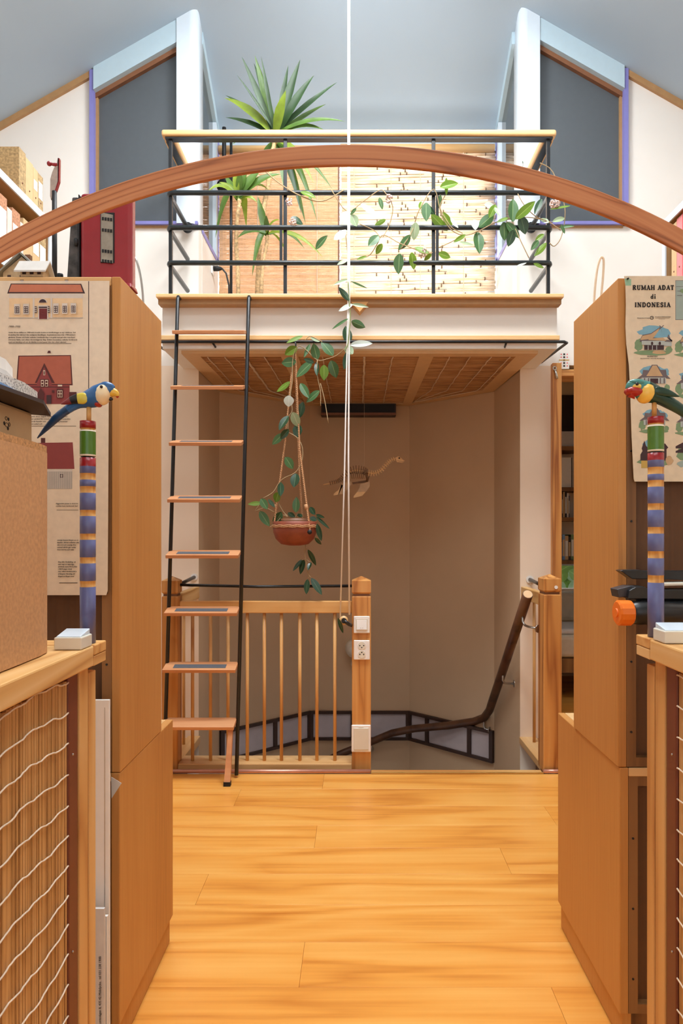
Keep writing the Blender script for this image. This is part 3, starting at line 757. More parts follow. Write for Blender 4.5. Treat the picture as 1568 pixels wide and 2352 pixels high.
# ------------------------------------------------------------------ ladder
lad = thing('loft_ladder', (-.75, 3.3, 0), 'black steel ladder with reddish wooden treads hooked on the loft', 'ladder')
Lt, Lb = P(408, 688, 3.385), Vector((-.925, 3.27, 0.012))
Rt, Rb = P(571, 688, 3.385), Vector((-.578, 3.27, 0.012))
for T_, B_ in ((Lt, Lb), (Rt, Rb)):
    bd = (T_ - B_).normalized()
    pts = [B_, T_, T_ + Vector((0, .01, .016)), T_ + Vector((0, .05, .018))]
    MB().tube(pts, .0095, 8).build('side_rail', 'black', lad)
for k, py in enumerate((770, 894, 1021, 1148, 1275, 1403, 1531, 1659)):
    # height of the tread on the leaning rails
    f0 = None; best = 9
    for i in range(400):
        f = i / 399; c = Lb.lerp(Lt, f); q = VY - (c.z - H) / c.y * F
        if abs(q - (py - 4)) < best: best = abs(q - (py - 4)); f0 = f
    l = Lb.lerp(Lt, f0); r = Rb.lerp(Rt, f0)
    tilt = math.radians(15 if k < 7 else 12)
    dep = .088 if k < 7 else .095
    mb = MB().box(-.5, .5, -dep, .0, -.0085, .0085)
    xl, xr = l.x - .004, r.x - .006
    mat4 = Matrix.Translation(((xl + xr) / 2, l.y + .012, l.z + .006)) @ Matrix.Rotation(tilt, 4, 'X') @ Matrix.Diagonal((xr - xl, 1, 1, 1))
    tr_ = bevel(mb.xform(mat4).build('tread', 'tread', lad), .002)
    if k < 7:
        pm = MB().box(-.365, .355, -dep * .80, -dep * .36, .0085, .0096).xform(mat4)
        pm.build('grip_strip', 'gripgrey', tr_)
    else:
        for xc in (xl + .03, xr - .018):
            q0 = Vector((xc, l.y - .05, l.z - .01)); q1 = Vector((xc - .004, 3.165, .018))
            mb = MB(); u = Vector((.014, 0, 0)); w_ = Vector((0, .011, 0))
            mb.hexa([q1 - u - w_, q1 + u - w_, q1 + u + w_, q1 - u + w_], [q0 - u * .7 - w_, q0 + u * .7 - w_, q0 + u * .7 + w_, q0 - u * .7 + w_])
            lg = mb.build('leg', 'tread', lad)
            MB().box(q1.x - .016, q1.x + .016, q1.y - .013, q1.y + .013, 0.0, .02).build('rubber_foot', 'blackmatte', lg)


# ------------------------------------------------------------------ loft railing
YR = 3.49
lr = thing('loft_railing', (0, YR, ZL + .02), 'black pipe railing with a pale wooden handrail around the loft edge', 'railing')
zt = 1.17 + (VY - 303) / F * YR
xl, xr = (373 - VX) / F * YR, (1275 - VX) / F * YR
mb = MB().box(xl, xr, YR - .028, YR + .03, zt - .034, zt)
bevel(mb.build('handrail', 'palepine_x', lr), .012, 3)
for x0, x1 in ((xl, xl + .062), (xr - .062, xr)):
    bevel(MB().box(x0, x1, YR + .03, 3.87, zt - .034, zt).build('side_handrail', 'palepine_y', lr), .010, 3)
zs = zt - .034
MB().box(xl + .018, xr - .018, YR - .018, YR + .02, zs - .009, zs).build('steel_strip', 'black', lr)
for x0, x1 in ((xl + .014, xl + .048), (xr - .048, xr - .014)):
    MB().box(x0, x1, YR + .02, 3.87, zs - .009, zs).build('side_steel_strip', 'black', lr)
PX = [(392 - VX) / F * YR, (655 - VX) / F * YR, (995 - VX) / F * YR, (1258 - VX) / F * YR]
for x in PX:
    bevel(MB().box(x - .009, x + .009, YR - .009, YR + .009, ZL + .018, zs - .008).build('post', 'black', lr), .002)
xa, xb = PX[0] - .008, PX[3] + .010
for py in (443, 523, 604):
    z = 1.17 + (VY - py) / F * (YR - .018); y = YR - .018
    MB().tube([(xa, 3.87, z), (xa, y + .02, z), (xa + .006, y + .006, z), (xa + .02, y, z), (xb - .02, y, z), (xb - .006, y + .006, z), (xb, y + .02, z), (xb, 3.87, z)], .0125, 12).build('pipe_rail', 'gunmetal', lr)
    for x in (xa, xb):
        if py == 443: MB().lathe([(.03, 0), (.03, .012)], (x, 3.86, z), 18, axis='Y').build('wall_flange', 'blackmatte', lr)
z0 = 1.17 + (VY - 604) / F * YR; z1 = 1.17 + (VY - 443) / F * YR
for px in (646, 1003):
    x = (px - VX) / F * YR
    MB().box(x - .007, x + .007, YR - .022, YR - .010, z0, z1).build('spacer_bar', 'black', lr)

# ================================================================== LOFT: blinds, lamp, plants
YB = 4.44
def blind_tube(x0, x1, z, par):
    MB().tube([(x0, YB - .01, z), (x1, YB - .01, z)], .027, 12).build('roller_tube', 'palepine_x', par)
ztube = 1.17 + (VY - 343) / F * YB
# right blind of round reeds
rb = thing('reed_blind', (.4, YB, ZL), 'bright reed roll-up blind of coarse canes right of the cord', 'blind')
x0, x1 = (781 - VX) / F * YB, (1134 - VX) / F * YB
blind_tube(x0 + .002, x1, ztube, rb)
rme = []
for v in range(6):
    m = MB(); pts = []; L = x1 - x0
    for i in range(8):
        pts.append((L * i / 7, random.uniform(-.0015, .0015), random.uniform(-.0022, .0022)))
    m.tube(pts, [random.uniform(.0094, .0106) for _ in pts], 6)
    for k in range(3):
        xk = random.uniform(.03, L - .03)
        m.tube([(xk, 0, 0), (xk + .007, 0, 0)], .0116, 6, mi=1)
    if v in (1, 3, 4):
        a_ = random.uniform(0, .4) * L; b_ = a_ + random.uniform(.35, .6) * L
        m.tube([(a_, -.0085, -.0078), ((a_ + b_) / 2, -.0085, -.0082), (b_, -.0085, -.0078)], .0013, 5, mi=1)  # dark strand paints the shadow between neighbouring reeds
    o = m.build('slat', ['reed', 'reed_knot_gap'], None, False); rme.append(o.data); bpy.data.objects.remove(o)
z = ZL + .03; k = 0
while z < ztube - .03:
    tilt = math.radians(-1.2 + random.uniform(-.35, .35))
    mat4 = Matrix.Translation((x0 + random.uniform(.0, .012), YB, z + .01)) @ Matrix.Rotation(-tilt * -1, 4, 'Y')
    piece('slat', rme[k % 6], rb, mat4); k += 1
    z += .0192
for fx in (.09, .33, .52, .8):
    X = x0 + (x1 - x0) * fx
    MB().tube([(X, YB - .012, ZL + .02), (X, YB - .012, ztube)], .0022 if fx != .8 else .003, 5).build('lift_cord', 'twine', rb)
# left woven mat
mb_ = thing('straw_blind', (-.5, YB, ZL), 'finely woven straw blind behind the yucca canes', 'blind')
xa, xb = (503 - VX) / F * YB, (780 - VX) / F * YB
blind_tube(xa, xb - .002, ztube - .01, mb_)
m = MB(); z = ZL + .0
while z < ztube - .03:
    h = random.uniform(.0065, .0078); j = random.uniform(-.001, .001)
    m.box(xa + random.uniform(-.002, .002), xb + random.uniform(-.005, .001), YB + j - .001, YB + j + .002, z, z + h)
    z += .0084
stuff(m.build('woven_mat', 'mat', mb_))
m = MB()
for i in range(42):
    X = xa + .008 + i * (xb - xa - .016) / 41
    m.box(X - .0008, X + .0008, YB - .004, YB - .001, ZL, ztube - .03)
stuff(m.build('warp_threads', 'soffit', mb_))
MB().box(xb - .012, xb - .003, YB - .004, YB - .002, ZL, ztube - .03).build('dark_selvedge', 'bronze', mb_)
for px in (592, 728):
    X = (px - VX) / F * YB
    MB().tube([(X, YB - .008, ZL), (X, YB - .008, ztube)], .003, 5).build('lift_cord', 'twine', mb_)

# black lamp hanging on a pole in the left corner
lp = P(524, 420, 4.3)
lm = thing('floor_lamp', (lp.x, 4.3, ZL), 'black floor lamp with a dark round shade in the left loft corner', 'lamp')
MB().tube([(lp.x + .018, 4.3, ZL + .02), (lp.x + .018, 4.3, lp.z + .30)], .009, 8).build('pole', 'black', lm)
MB().tube([(lp.x - .02, 4.27, lp.z + .05), (lp.x - .02, 4.27, lp.z + .33)], .013, 8).build('stem', 'blackmatte', lm)
MB().lathe([(.03, .09), (.045, .07), (.052, .0), (.075, -.03), (.075, -.05), (.05, -.06)], (lp.x + .01, 4.27, lp.z), 24).build('shade', 'blackmatte', lm)
MB().lathe([(.10, 0), (.10, .015), (.02, .025)], (lp.x + .018, 4.3, ZL), 24).build('base', 'blackmatte', lm)
# socket with a cable on the low side wall
so = thing('loft_socket', (-.903, 4.25, 2.86), 'white wall socket with a black cable low in the loft corner', 'socket')
sp = P(489, 617, 4.25)
bevel(MB().box(-.903, -.893, 4.215, 4.285, sp.z - .04, sp.z + .04).build('cover_plate', 'oldwhite', so), .004)
q = Vector((-.885, 4.25, sp.z))
MB().tube([(-.893, 4.25, sp.z), (-.84, 4.25, sp.z + .0), (-.815, 4.25, sp.z - .03), (-.80, 4.26, sp.z - .10), (-.795, 4.26, ZL + .01)], .0055, 8).build('cable', 'black', so)
MB().lathe([(.016, 0), (.016, .03), (.009, .05)], (-.893, 4.25, sp.z), 14, axis='X').build('plug', 'blackmatte', so)

# ------------------------------------------------------------------ yucca plants
def ribbon(mb, base, mid, tip, w, nrm=Vector((0, -1, .35)), seg=9, mi=0):
    base, mid, tip = Vector(base), Vector(mid), Vector(tip)
    P_ = []
    for i in range(seg + 1):
        t = i / seg
        P_.append((1 - t) ** 2 * base + 2 * t * (1 - t) * mid + t * t * tip)
    vs = []
    for i, p in enumerate(P_):
        t = i / seg
        tg = (P_[min(i + 1, seg)] - P_[max(i - 1, 0)]).normalized()
        sd = tg.cross(nrm)
        if sd.length < .05: sd = tg.cross(Vector((1, 0, 0)))
        sd.normalize(); up = sd.cross(tg)
        prof = (0.45 + 1.6 * t) if t < .34 else 1.0 if t < .55 else max(0.02, (1 - (t - .55) / .45) ** .8)
        hw = w / 2 * prof
        vs += [p - sd * hw + up * hw * .35, p, p + sd * hw + up * hw * .35]
    fs = []
    for i in range(seg):
        a = i * 3
        fs += [[a, a + 1, a + 4, a + 3], [a + 1, a + 2, a + 5, a + 4]]
    mb.add(vs, fs, mi, True)
Q = lambda x, y, d: P(360 + x / 3.0154, 100 + y / 3.0154, d)
def yucca(label, d, crown, trunk, rad, leaves, pot_x):
    bx = Q(*trunk[-1], d)
    t = thing('yucca', (bx.x, d, ZL), label, 'plant')
    pts = [Q(x, y, d) for x, y in trunk]; pts[-1].z = ZL + .08
    fine = []
    for a, b in zip(pts, pts[1:]):
        for i in range(8): fine.append(a.lerp(b, i / 8))
    fine.append(pts[-1])
    MB().tube(fine, [rad * random.uniform(.8, 1.2) for _ in fine], 8).build('cane', 'cane', t)
    c = Q(*crown, d)
    sheath = MB()
    for cy, tx, ty, w, droop, mt in leaves:
        dd = random.uniform(-.12, .10)
        base = c + Vector((random.uniform(-.012, .012), random.uniform(-.01, .01), cy))
        tip = Q(tx, ty, d + dd)
        mid = base.lerp(tip, .5) + Vector((0, dd * .3, droop))
        mb = MB(); ribbon(mb, base, mid, tip, w / 3.0154 / F * d * 1.25)
        mb.build('leaf', {'d': 'yucca_dark', 'g': 'yucca', 'y': 'yucca_light'}[mt], t)
    pot = MB().lathe([(.06, 0), (.08, .10), (.085, .10), (.085, .115), (.075, .115), (.07, .09), (0.001, .09)], (bx.x, d, ZL + .001), 20)
    pot.build('pot', 'terracotta', t)
    return t
yucca('tall yucca with a big leaf crown rising above the loft handrail', 3.86, (825, 640),
      [(822, 660), (785, 870), (770, 1000), (740, 1130), (715, 1330), (690, 1730)], .0145,
      [(.0, 588, 92, 34, .02, 'd'), (0, 678, 82, 42, .01, 'g'), (.01, 672, 135, 36, .0, 'd'), (.01, 722, 88, 22, .0, 'd'), (.01, 910, 150, 34, .02, 'd'), (0, 993, 110, 50, .02, 'd'),
       (0, 1088, 220, 50, .03, 'd'), (0, 1248, 268, 36, .03, 'd'), (0, 1170, 420, 34, .04, 'g'), (0, 1303, 540, 32, .06, 'g'), (-.01, 1160, 600, 36, .07, 'g'), (-.01, 893, 325, 56, .0, 'y'),
       (0, 553, 215, 16, .01, 'd'), (0, 475, 358, 36, .05, 'd'), (-.01, 470, 378, 52, .07, 'y'), (-.01, 475, 512, 34, .05, 'd'),
       (-.02, 520, 700, 36, .06, 'g'), (-.03, 1085, 965, 40, .10, 'y'), (-.03, 1215, 1010, 30, .12, 'g'), (-.03, 1030, 1250, 44, .16, 'g'), (-.03, 1110, 1230, 34, .18, 'g'),
       (-.03, 1040, 1020, 36, .10, 'g'), (-.03, 880, 1000, 40, .05, 'g'), (-.03, 690, 900, 38, .08, 'g'), (-.03, 1000, 1180, 36, .15, 'd')], 0)
yucca('slim yucca with drooping leaves left of the tall one', 3.80, (573, 1075),
      [(572, 1080), (565, 1150), (553, 1250), (550, 1400), (560, 1550), (566, 1730)], .0115,
      [(0, 465, 900, 34, .01, 'g'), (.01, 535, 880, 34, .01, 'y'), (.01, 585, 868, 36, .01, 'g'), (.01, 630, 872, 34, .01, 'g'), (.01, 722, 868, 52, .01, 'g'), (0, 350, 1030, 30, .09, 'y'),
       (-.01, 405, 1345, 36, .26, 'g'), (-.01, 620, 1275, 42, .18, 'y'), (0, 860, 905, 46, .06, 'g'), (-.01, 700, 1105, 26, .06, 'y'), (0, 430, 960, 30, .04, 'y'), (0, 770, 1010, 26, .10, 'y')], 0)
yucca('small yucca shoot with narrow leaves right of the tall cane', 3.76, (768, 1320),
      [(766, 1330), (760, 1400), (742, 1480), (728, 1600), (720, 1730)], .010,
      [(0, 700, 1062, 40, .0, 'g'), (0, 758, 1190, 30, .01, 'g'), (0, 850, 1222, 22, .03, 'y'), (0, 1150, 1482, 26, .10, 'l' if False else 'y'), (0, 1022, 1420, 24, .10, 'g'),
       (-.01, 660, 1612, 34, .18, 'g'), (0, 560, 1345, 40, .06, 'g'), (0, 850, 1318, 16, .03, 'y'), (0, 910, 1480, 14, .10, 'y')], 0)

# ------------------------------------------------------------------ waxy leaved climber: leaf meshes of three shapes
def leaf_mesh(kind, shape, key):
    mb = MB(); n = 8
    cup, curl = {0: (.10, .10), 1: (.28, .22), 2: (-.15, -.18)}[shape]
    vs = []
    for i in range(n + 1):
        t = i / n
        w = .5 * (math.sin(math.pi * min(1, t * .96 + .02) ** .85)) ** .8
        if t > .86: w *= max(.04, (1 - t) / .14) ** .6
        if i == n: w = .004
        zc = curl * (t - .5) ** 2 * -1.0
        for u in (-1, -.5, -.06, .06, .5, 1):
            vs.append((u * w, t, zc + cup * abs(u) * w * 1.1 - (.012 if abs(u) < .1 else 0)))
    fs = []; mi = []
    for i in range(n):
        for j in range(5):
            a = i * 6 + j; mb.f.append([a, a + 1, a + 7, a + 6]); mb.m.append(1 if j == 2 else 0); mb.smooth.append(True)
    mb.v = [Vector(q) for q in vs]
    me = bpy.data.meshes.new('waxy_leaf_' + kind)
    me.from_pydata([tuple(q) for q in mb.v], [], mb.f)
    for mt in LEAF[key]: me.materials.append(mt)
    me.polygons.foreach_set('material_index', mb.m); me.polygons.foreach_set('use_smooth', mb.smooth); me.update()
    return me
LM = {(k, s): leaf_mesh(k + str(s), s, k) for k in LEAF for s in range(3)}
def leaf(parent, b, t, wpx, d, key, dd=None):
    dd = random.uniform(-.03, .03) if dd is None else dd
    B = P(b[0], b[1], d); T = P(t[0], t[1], d + dd)
    y = T - B; L = y.length; y.normalize()
    n = Vector((random.uniform(-.35, .35), -1, random.uniform(-.1, .5)))
    z = (n - y * n.dot(y)).normalized(); x = y.cross(z)
    w = wpx / F * d / .98
    m4 = Matrix(((x.x * w, y.x * L, z.x * w, B.x), (x.y * w, y.y * L, z.y * w, B.y), (x.z * w, y.z * L, z.z * w, B.z), (0, 0, 0, 1)))
    return piece('leaf', LM[(key, random.choice((0, 0, 1, 2)))], parent, m4)
def smooth_path(pts, n=5):
    pts = [Vector(p) for p in pts]; out = []
    for i in range(len(pts) - 1):
        p0 = pts[max(i - 1, 0)]; p1 = pts[i]; p2 = pts[i + 1]; p3 = pts[min(i + 2, len(pts) - 1)]
        for k in range(n):
            t = k / n
            out.append(.5 * ((2 * p1) + (p2 - p0) * t + (2 * p0 - 5 * p1 + 4 * p2 - p3) * t * t + (3 * p1 - p0 - 3 * p2 + p3) * t ** 3))
    out.append(pts[-1]); return out
def flower(parent, c, r=.016):
    mb = MB()
    for k in range(22):
        a = random.uniform(0, 6.28); h = random.uniform(-1, 1); s_ = math.sqrt(1 - h * h)
        q = Vector((s_ * math.cos(a), s_ * math.sin(a), h)) * r
        mb.ball(Vector(c) + q, r * .36, n=6); mb.ball(Vector(c) + q * 1.25, r * .13, n=6, mi=1)
    stuff(mb.build('flower_cluster', ['flower', 'flower_dot'], parent))

# climber on the railing
A = lambda x, y: (760 + x / 2.751, 260 + y / 2.751)
DV = 3.455
vine = thing('wax_plant', P(1000, 600, DV), 'climbing wax plant with glossy leaves winding along the loft railing', 'plant')
LV = [((100, 618), (78, 706), 64, 'w'), ((130, 640), (162, 716), 58, 'l'), ((160, 603), (120, 642), 30, 'm'), ((190, 574), (290, 640), 42, 'w'), ((305, 533), (325, 610), 30, 'm'),
 ((345, 672), (275, 708), 30, 'b'), ((95, 740), (18, 800), 52, 'w'), ((300, 772), (235, 840), 58, 'm'), ((322, 825), (284, 893), 40, 'b'), ((105, 925), (38, 958), 26, 'l'),
 ((225, 903), (160, 926), 18, 'b'), ((105, 1050), (15, 1085), 24, 'l'), ((500, 770), (424, 866), 52, 'm'), ((535, 690), (522, 804), 60, 'l'), ((432, 887), (425, 1018), 66, 'm'),
 ((510, 880), (523, 990), 54, 'b'), ((530, 848), (620, 886), 42, 'b'), ((635, 890), (587, 930), 28, 'b'), ((680, 885), (755, 912), 46, 'b'), ((560, 606), (572, 555), 28, 'b'),
 ((600, 565), (602, 683), 62, 'm'), ((633, 642), (736, 746), 58, 'b'), ((600, 575), (662, 652), 44, 'd'), ((690, 515), (685, 607), 28, 'm'), ((690, 466), (804, 440), 58, 'b'),
 ((728, 408), (728, 522), 26, 'b'), ((708, 626), (766, 746), 50, 'b'), ((755, 660), (803, 726), 24, 'l'), ((850, 768), (772, 816), 30, 'b'), ((810, 812), (902, 834), 18, 'l'),
 ((925, 750), (938, 888), 68, 'm'), ((905, 672), (912, 738), 50, 'w'), ((1025, 638), (930, 724), 66, 'm'), ((1040, 578), (998, 662), 48, 'b'), ((1030, 592), (966, 574), 42, 'w'),
 ((1035, 595), (1072, 652), 32, 'l'), ((1147, 684), (1150, 538), 68, 'm'), ((1165, 668), (1290, 555), 58, 'b'), ((1093, 688), (1095, 806), 64, 'm'), ((1108, 690), (1192, 792), 50, 'm'),
 ((1198, 650), (1228, 766), 80, 'd'), ((1152, 738), (1118, 844), 54, 'd'), ((1120, 660), (1044, 690), 26, 'b'), ((1345, 764), (1288, 808), 32, 'b'), ((1310, 804), (1262, 866), 36, 'm'),
 ((1360, 820), (1282, 905), 42, 'b'), ((1280, 950), (1346, 978), 26, 'b'), ((1475, 662), (1396, 686), 34, 'l'), ((1440, 722), (1540, 712), 22, 'm'), ((1510, 585), (1380, 608), 18, 'b'),
 ((1210, 336), (1208, 303), 26, 'm'), ((1330, 540), (1285, 640), 40, 'd'), ((1375, 690), (1320, 665), 30, 'l'), ((1475, 760), (1452, 700), 22, 'm'), ((1175, 965), (1235, 945), 16, 'w')]
for b_, t_, w_, k_ in LV:
    leaf(vine, A(*b_), A(*t_), w_ / 2.751, DV - random.uniform(0, .05), k_)
for (x, y, w_, k_, tx, ty) in ((668, 500, 22, 'd', 696, 515), (725, 572, 18, 'm', 752, 540), (690, 440, 14, 'b', 726, 455)):
    leaf(vine, (x, y), (tx, ty), w_, DV, k_)
ST = [[(1400, 690), (1270, 660), (1150, 660), (1040, 690), (930, 745), (850, 770), (770, 745), (700, 650), (650, 480), (560, 606), (530, 690)],
      [(0, 480), (100, 620), (200, 560), (300, 490), (340, 500), (390, 590), (370, 700), (330, 780)], [(720, 520), (690, 600), (760, 720), (830, 770), (680, 850)],
      [(40, 930), (160, 920), (240, 900), (290, 830), (330, 770), (430, 820), (530, 860), (590, 890), (640, 880)], [(1145, 685), (1190, 790), (1250, 915)],
      [(1320, 315), (1400, 370), (1470, 560), (1475, 680), (1450, 790), (1410, 840), (1380, 820)], [(1180, 510), (1220, 580), (1290, 650), (1380, 690), (1450, 740)], [(180, 700), (270, 740), (310, 785)],
      [(440, 860), (500, 770), (530, 690)], [(120, 1000), (110, 930), (90, 740)]]
for s_ in ST:
    MB().tube(smooth_path([P(*A(x, y), DV - random.uniform(-.005, .03)) for x, y in s_], 4), .0024, 5).build('stem', 'stem', vine)
MB().tube(smooth_path([P(600, 385, DV), P(640, 420, DV), P(690, 450, DV), P(740, 462, DV), P(790, 436, DV)], 5), .003, 5).build('stem', 'stem', vine)
for (x, y, r) in ((364, 540, .017), (1414, 570, .021), (575, 890, .016), (590, 870, .012)):
    flower(vine, P(*A(x, y), DV - .03), r)
flower(vine, P(664, 464, DV - .03), .016); flower(vine, P(672, 510, DV - .03), .015)

# hanging pot with trailing stems
G = lambda x, y: (560 + x / 3.5625, 740 + y / 3.5625)
K3 = lambda x, y: (360 + x / 2.904, 640 + y / 2.904)
DH = 3.40
hp = thing('hanging_plant', P(676, 1250, DH), 'terracotta bowl on jute ropes with a trailing wax plant', 'plant')
LH = [((480, 112), (345, 170), 42, 'b'), ((435, 205), (333, 266), 72, 'b'), ((425, 322), (306, 335), 82, 'm'), ((620, 158), (540, 124), 28, 'l'), ((600, 306), (568, 172), 76, 'm'),
 ((728, 272), (632, 152), 88, 'm'), ((852, 178), (832, 28), 80, 'd'), ((870, 186), (1054, 172), 62, 'w'), ((834, 194), (892, 263), 72, 'l'), ((852, 234), (820, 390), 62, 'd'),
 ((713, 314), (756, 457), 86, 'm'), ((655, 350), (655, 477), 76, 'b'), ((556, 324), (428, 450), 88, 'm'), ((595, 325), (598, 440), 42, 'd'), ((572, 330), (488, 300), 42, 'd'),
 ((376, 488), (268, 571), 52, 'b'), ((463, 500), (532, 622), 62, 'm'), ((616, 560), (510, 657), 66, 'm'), ((368, 600), (365, 694), 82, 'w'), ((482, 654), (453, 787), 62, 'd'),
 ((400, 737), (447, 860), 78, 'l'), ((362, 766), (286, 884), 62, 'd'), ((442, 834), (434, 948), 78, 'd'), ((366, 878), (298, 957), 58, 'd'), ((322, 913), (230, 1002), 62, 'm'),
 ((340, 1104), (402, 1202), 74, 'm'), ((426, 1238), (408, 1352), 78, 'd'), ((300, 1310), (300, 1427), 58, 'd'), ((282, 1394), (258, 1474), 74, 'b'), ((147, 1480), (30, 1489), 38, 'b'),
 ((140, 1444), (192, 1532), 62, 'm'), ((200, 1450), (254, 1517), 32, 'd'), ((130, 1547), (209, 1670), 68, 'm'), ((306, 1554), (243, 1667), 72, 'm'), ((425, 1556), (430, 1428), 62, 'm'),
 ((540, 1514), (582, 1577), 46, 'd'), ((590, 1590), (702, 1692), 26, 'd'), ((598, 1650), (634, 1792), 46, 'd'), ((580, 1764), (634, 1820), 30, 'd'), ((525, 1862), (590, 1992), 44, 'd'),
 ((472, 1944), (400, 2037), 32, 'd'), ((490, 1942), (460, 2064), 48, 'd'), ((547, 1964), (523, 2030), 34, 'd'), ((520, 2104), (510, 2227), 50, 'd'), ((552, 2094), (638, 2232), 58, 'd'),
 ((540, 180), (490, 290), 34, 'm'), ((360, 1560), (420, 1595), 40, 'd'), ((540, 1600), (600, 1620), 40, 'd'), ((590, 1575), (660, 1600), 26, 'd'), ((480, 1590), (430, 1570), 30, 'd')]
for b_, t_, w_, k_ in LH:
    leaf(hp, G(*b_), G(*t_), w_ / 3.5625, DH + random.uniform(-.04, .02), k_)
LC = [((1283, 146), (1212, 56), 40, 'd'), ((1306, 172), (1211, 216), 44, 'w'), ((1300, 170), (1414, 190), 24, 'l'), ((1275, 267), (1167, 338), 24, 'm'), ((1298, 284), (1390, 326), 52, 'm'),
      ((1270, 10), (1177, 41), 22, 'l'), ((1295, 18), (1407, 66), 14, 'm')]
for b_, t_, w_, k_ in LC:
    leaf(hp, K3(*b_), K3(*t_), w_ / 2.904, 3.33, k_)
for s_ in ([(855, 180), (820, 220), (760, 270), (690, 298), (600, 310), (500, 220), (440, 200), (400, 300), (395, 480), (380, 600), (395, 720), (365, 780), (360, 900)],
           [(360, 900), (440, 950), (480, 1040), (470, 1150), (420, 1230), (340, 1270), (290, 1310), (240, 1390), (160, 1440)], [(600, 310), (600, 440), (625, 560), (627, 685)],
           [(625, 500), (660, 640), (690, 825)], [(500, 150), (540, 115), (600, 140), (640, 160)], [(280, 1475), (320, 1550), (360, 1590)], [(250, 1555), (170, 1520), (95, 1545), (130, 1490)],
           [(210, 1680), (270, 1635), (320, 1580), (360, 1595)], [(505, 1820), (498, 1890), (508, 1950), (520, 2040), (535, 2075), (525, 2100)], [(535, 2075), (550, 2092)], [(505, 1855), (527, 1865)],
           [(508, 1940), (470, 1945)], [(512, 1945), (545, 1965)], [(440, 1560), (420, 1600)]):
    MB().tube(smooth_path([P(*G(x, y), DH - .01) for x, y in s_], 4), .0023, 5).build('stem', 'stem', hp)
MB().tube(smooth_path([P(*K3(x, y), 3.332) for x, y in ((1275, 20), (1283, 145), (1290, 250), (1285, 330), (1275, 430), (1255, 480))], 4), .0026, 5).build('stem', 'stem_green', hp)
pc_ = P(677, 1225, DH); R = 51 / F * DH
zt_ = P(0, 1198, DH).z; zbm = P(0, 1253, DH).z; hh = zt_ - zbm
bowl = [(R * .25, 0), (R * .62, hh * .06), (R * .86, hh * .28), (R * .97, hh * .55), (R * 1.0, hh * .78), (R * .96, hh * .86), (R * 1.0, hh * 1.0), (R * .93, hh * 1.0), (R * .86, hh * .9), (R * .8, hh * .86)]
pob = MB().lathe(bowl, (pc_.x, DH, zbm), 32).build('bowl', 'terracotta', hp)
MB().lathe([(R * .62, hh * .86), (R * .66, hh * 1.12), (R * .6, hh * 1.12)], (pc_.x + .004, DH, zbm), 24).build('inner_pot', 'bronze', hp)
MB().lathe([(R * .82, hh * .9), (R * .4, hh * 1.06), (.001, hh * 1.1)], (pc_.x, DH, zbm), 20).build('soil', 'soil', hp)
tw = []
for k in range(3):
    ring = []
    for i in range(49):
        a = i / 48 * 2 * math.pi
        ring.append((pc_.x + (R * 1.01) * math.cos(a), DH + R * 1.01 * math.sin(a), zbm + hh * .80 + .005 * math.sin(a * 5 + k * 2.1)))
    MB().tube(ring, .003, 5, cap=False).build('binding_rope', 'rope', hp)
top = P(676, 792, yr)
MB().tube([top + Vector((0, 0, .02)), top + Vector((.008, -.012, .0)), top + Vector((.002, 0, -.05))], .004, 6).build('hook', 'black', hp)
def rope(name, pts):
    fine = smooth_path(pts, 8); L = 0; a = MB(); strands = [[], []]
    for i, p in enumerate(fine):
        if i: L += (Vector(p) - Vector(fine[i - 1])).length
        for s_ in (0, 1):
            ph = L / .011 * 2 * math.pi * .5 + s_ * math.pi
            strands[s_].append(Vector(p) + Vector((math.cos(ph), math.sin(ph), 0)) * .0022)
    for s_ in strands: a.tube(s_, .0032, 5)
    return a.build(name, 'rope', hp)
def dense(a, b, n): return [Vector(a).lerp(Vector(b), i / n) for i in range(n + 1)]
rope('rope', dense(top + Vector((.004, 0, -.03)), P(688, 1030, DH - .02), 12) + dense(P(688, 1032, DH - .02), P(712, 1222, DH - .08), 14))
rope('rope', dense(top + Vector((-.004, 0, -.03)), P(655, 1010, DH), 12) + dense(P(655, 1012, DH), P(628, 1215, DH - .02), 14))
rope('rope', dense(top + Vector((0, .01, -.03)), P(688, 1100, DH + .05), 14) + dense(P(688, 1102, DH + .05), P(694, 1190, DH + .09), 6))
for q in (P(703, 1165, DH - .06), P(634, 1165, DH)):
    MB().tube([q + Vector((-.002, 0, .014)), q + Vector((0, 0, .0)), q + Vector((.002, 0, -.014))], [.008, .0105, .008], 8).build('knot', 'rope', hp)
MB().ball(P(711, 1222, DH - .105), .012, .008, .012, n=10).build('rope_hole', 'blackmatte', hp)
lf = thing('fallen_leaf', P(778, 1440, 3.32), 'single dark green leaf hanging below the pulley', 'leaf')
leaf(lf, (776, 1420), (788, 1455), 9, 3.318, 'd')

# ------------------------------------------------------------------ dinosaur skeleton
Dn = 4.45
D_ = lambda x, y: (720 + x / 6.533, 1020 + y / 6.533)
M['ply'] = plain('thin_plywood', S(240, 200, 146), 0.6, vary=0.08, scale=40)
M['ply_dark'] = plain('dark_plywood', S(128, 90, 58), 0.6, vary=0.1, scale=40)
M['ply_grey'] = plain('grey_plywood', S(206, 174, 138), 0.6, vary=0.08)
dn = thing('dinosaur_skeleton', P(*D_(680, 480), Dn), 'plywood long-necked sea reptile skeleton model hanging in the stairwell', 'model')
def flat(poly, th, mat, name, d=Dn):
    pts = [P(*D_(x, y), d) for x, y in poly]
    MB().prism(pts, (0, th, 0)).build(name, mat, dn)
spine = [(145, 608), (250, 588), (340, 565), (400, 540), (460, 480), (540, 420), (640, 395), (740, 405), (800, 425), (900, 435), (1000, 400), (1080, 320), (1150, 250), (1230, 215)]
sp3 = smooth_path([Vector((x, y, 0)) for x, y in spine], 6)
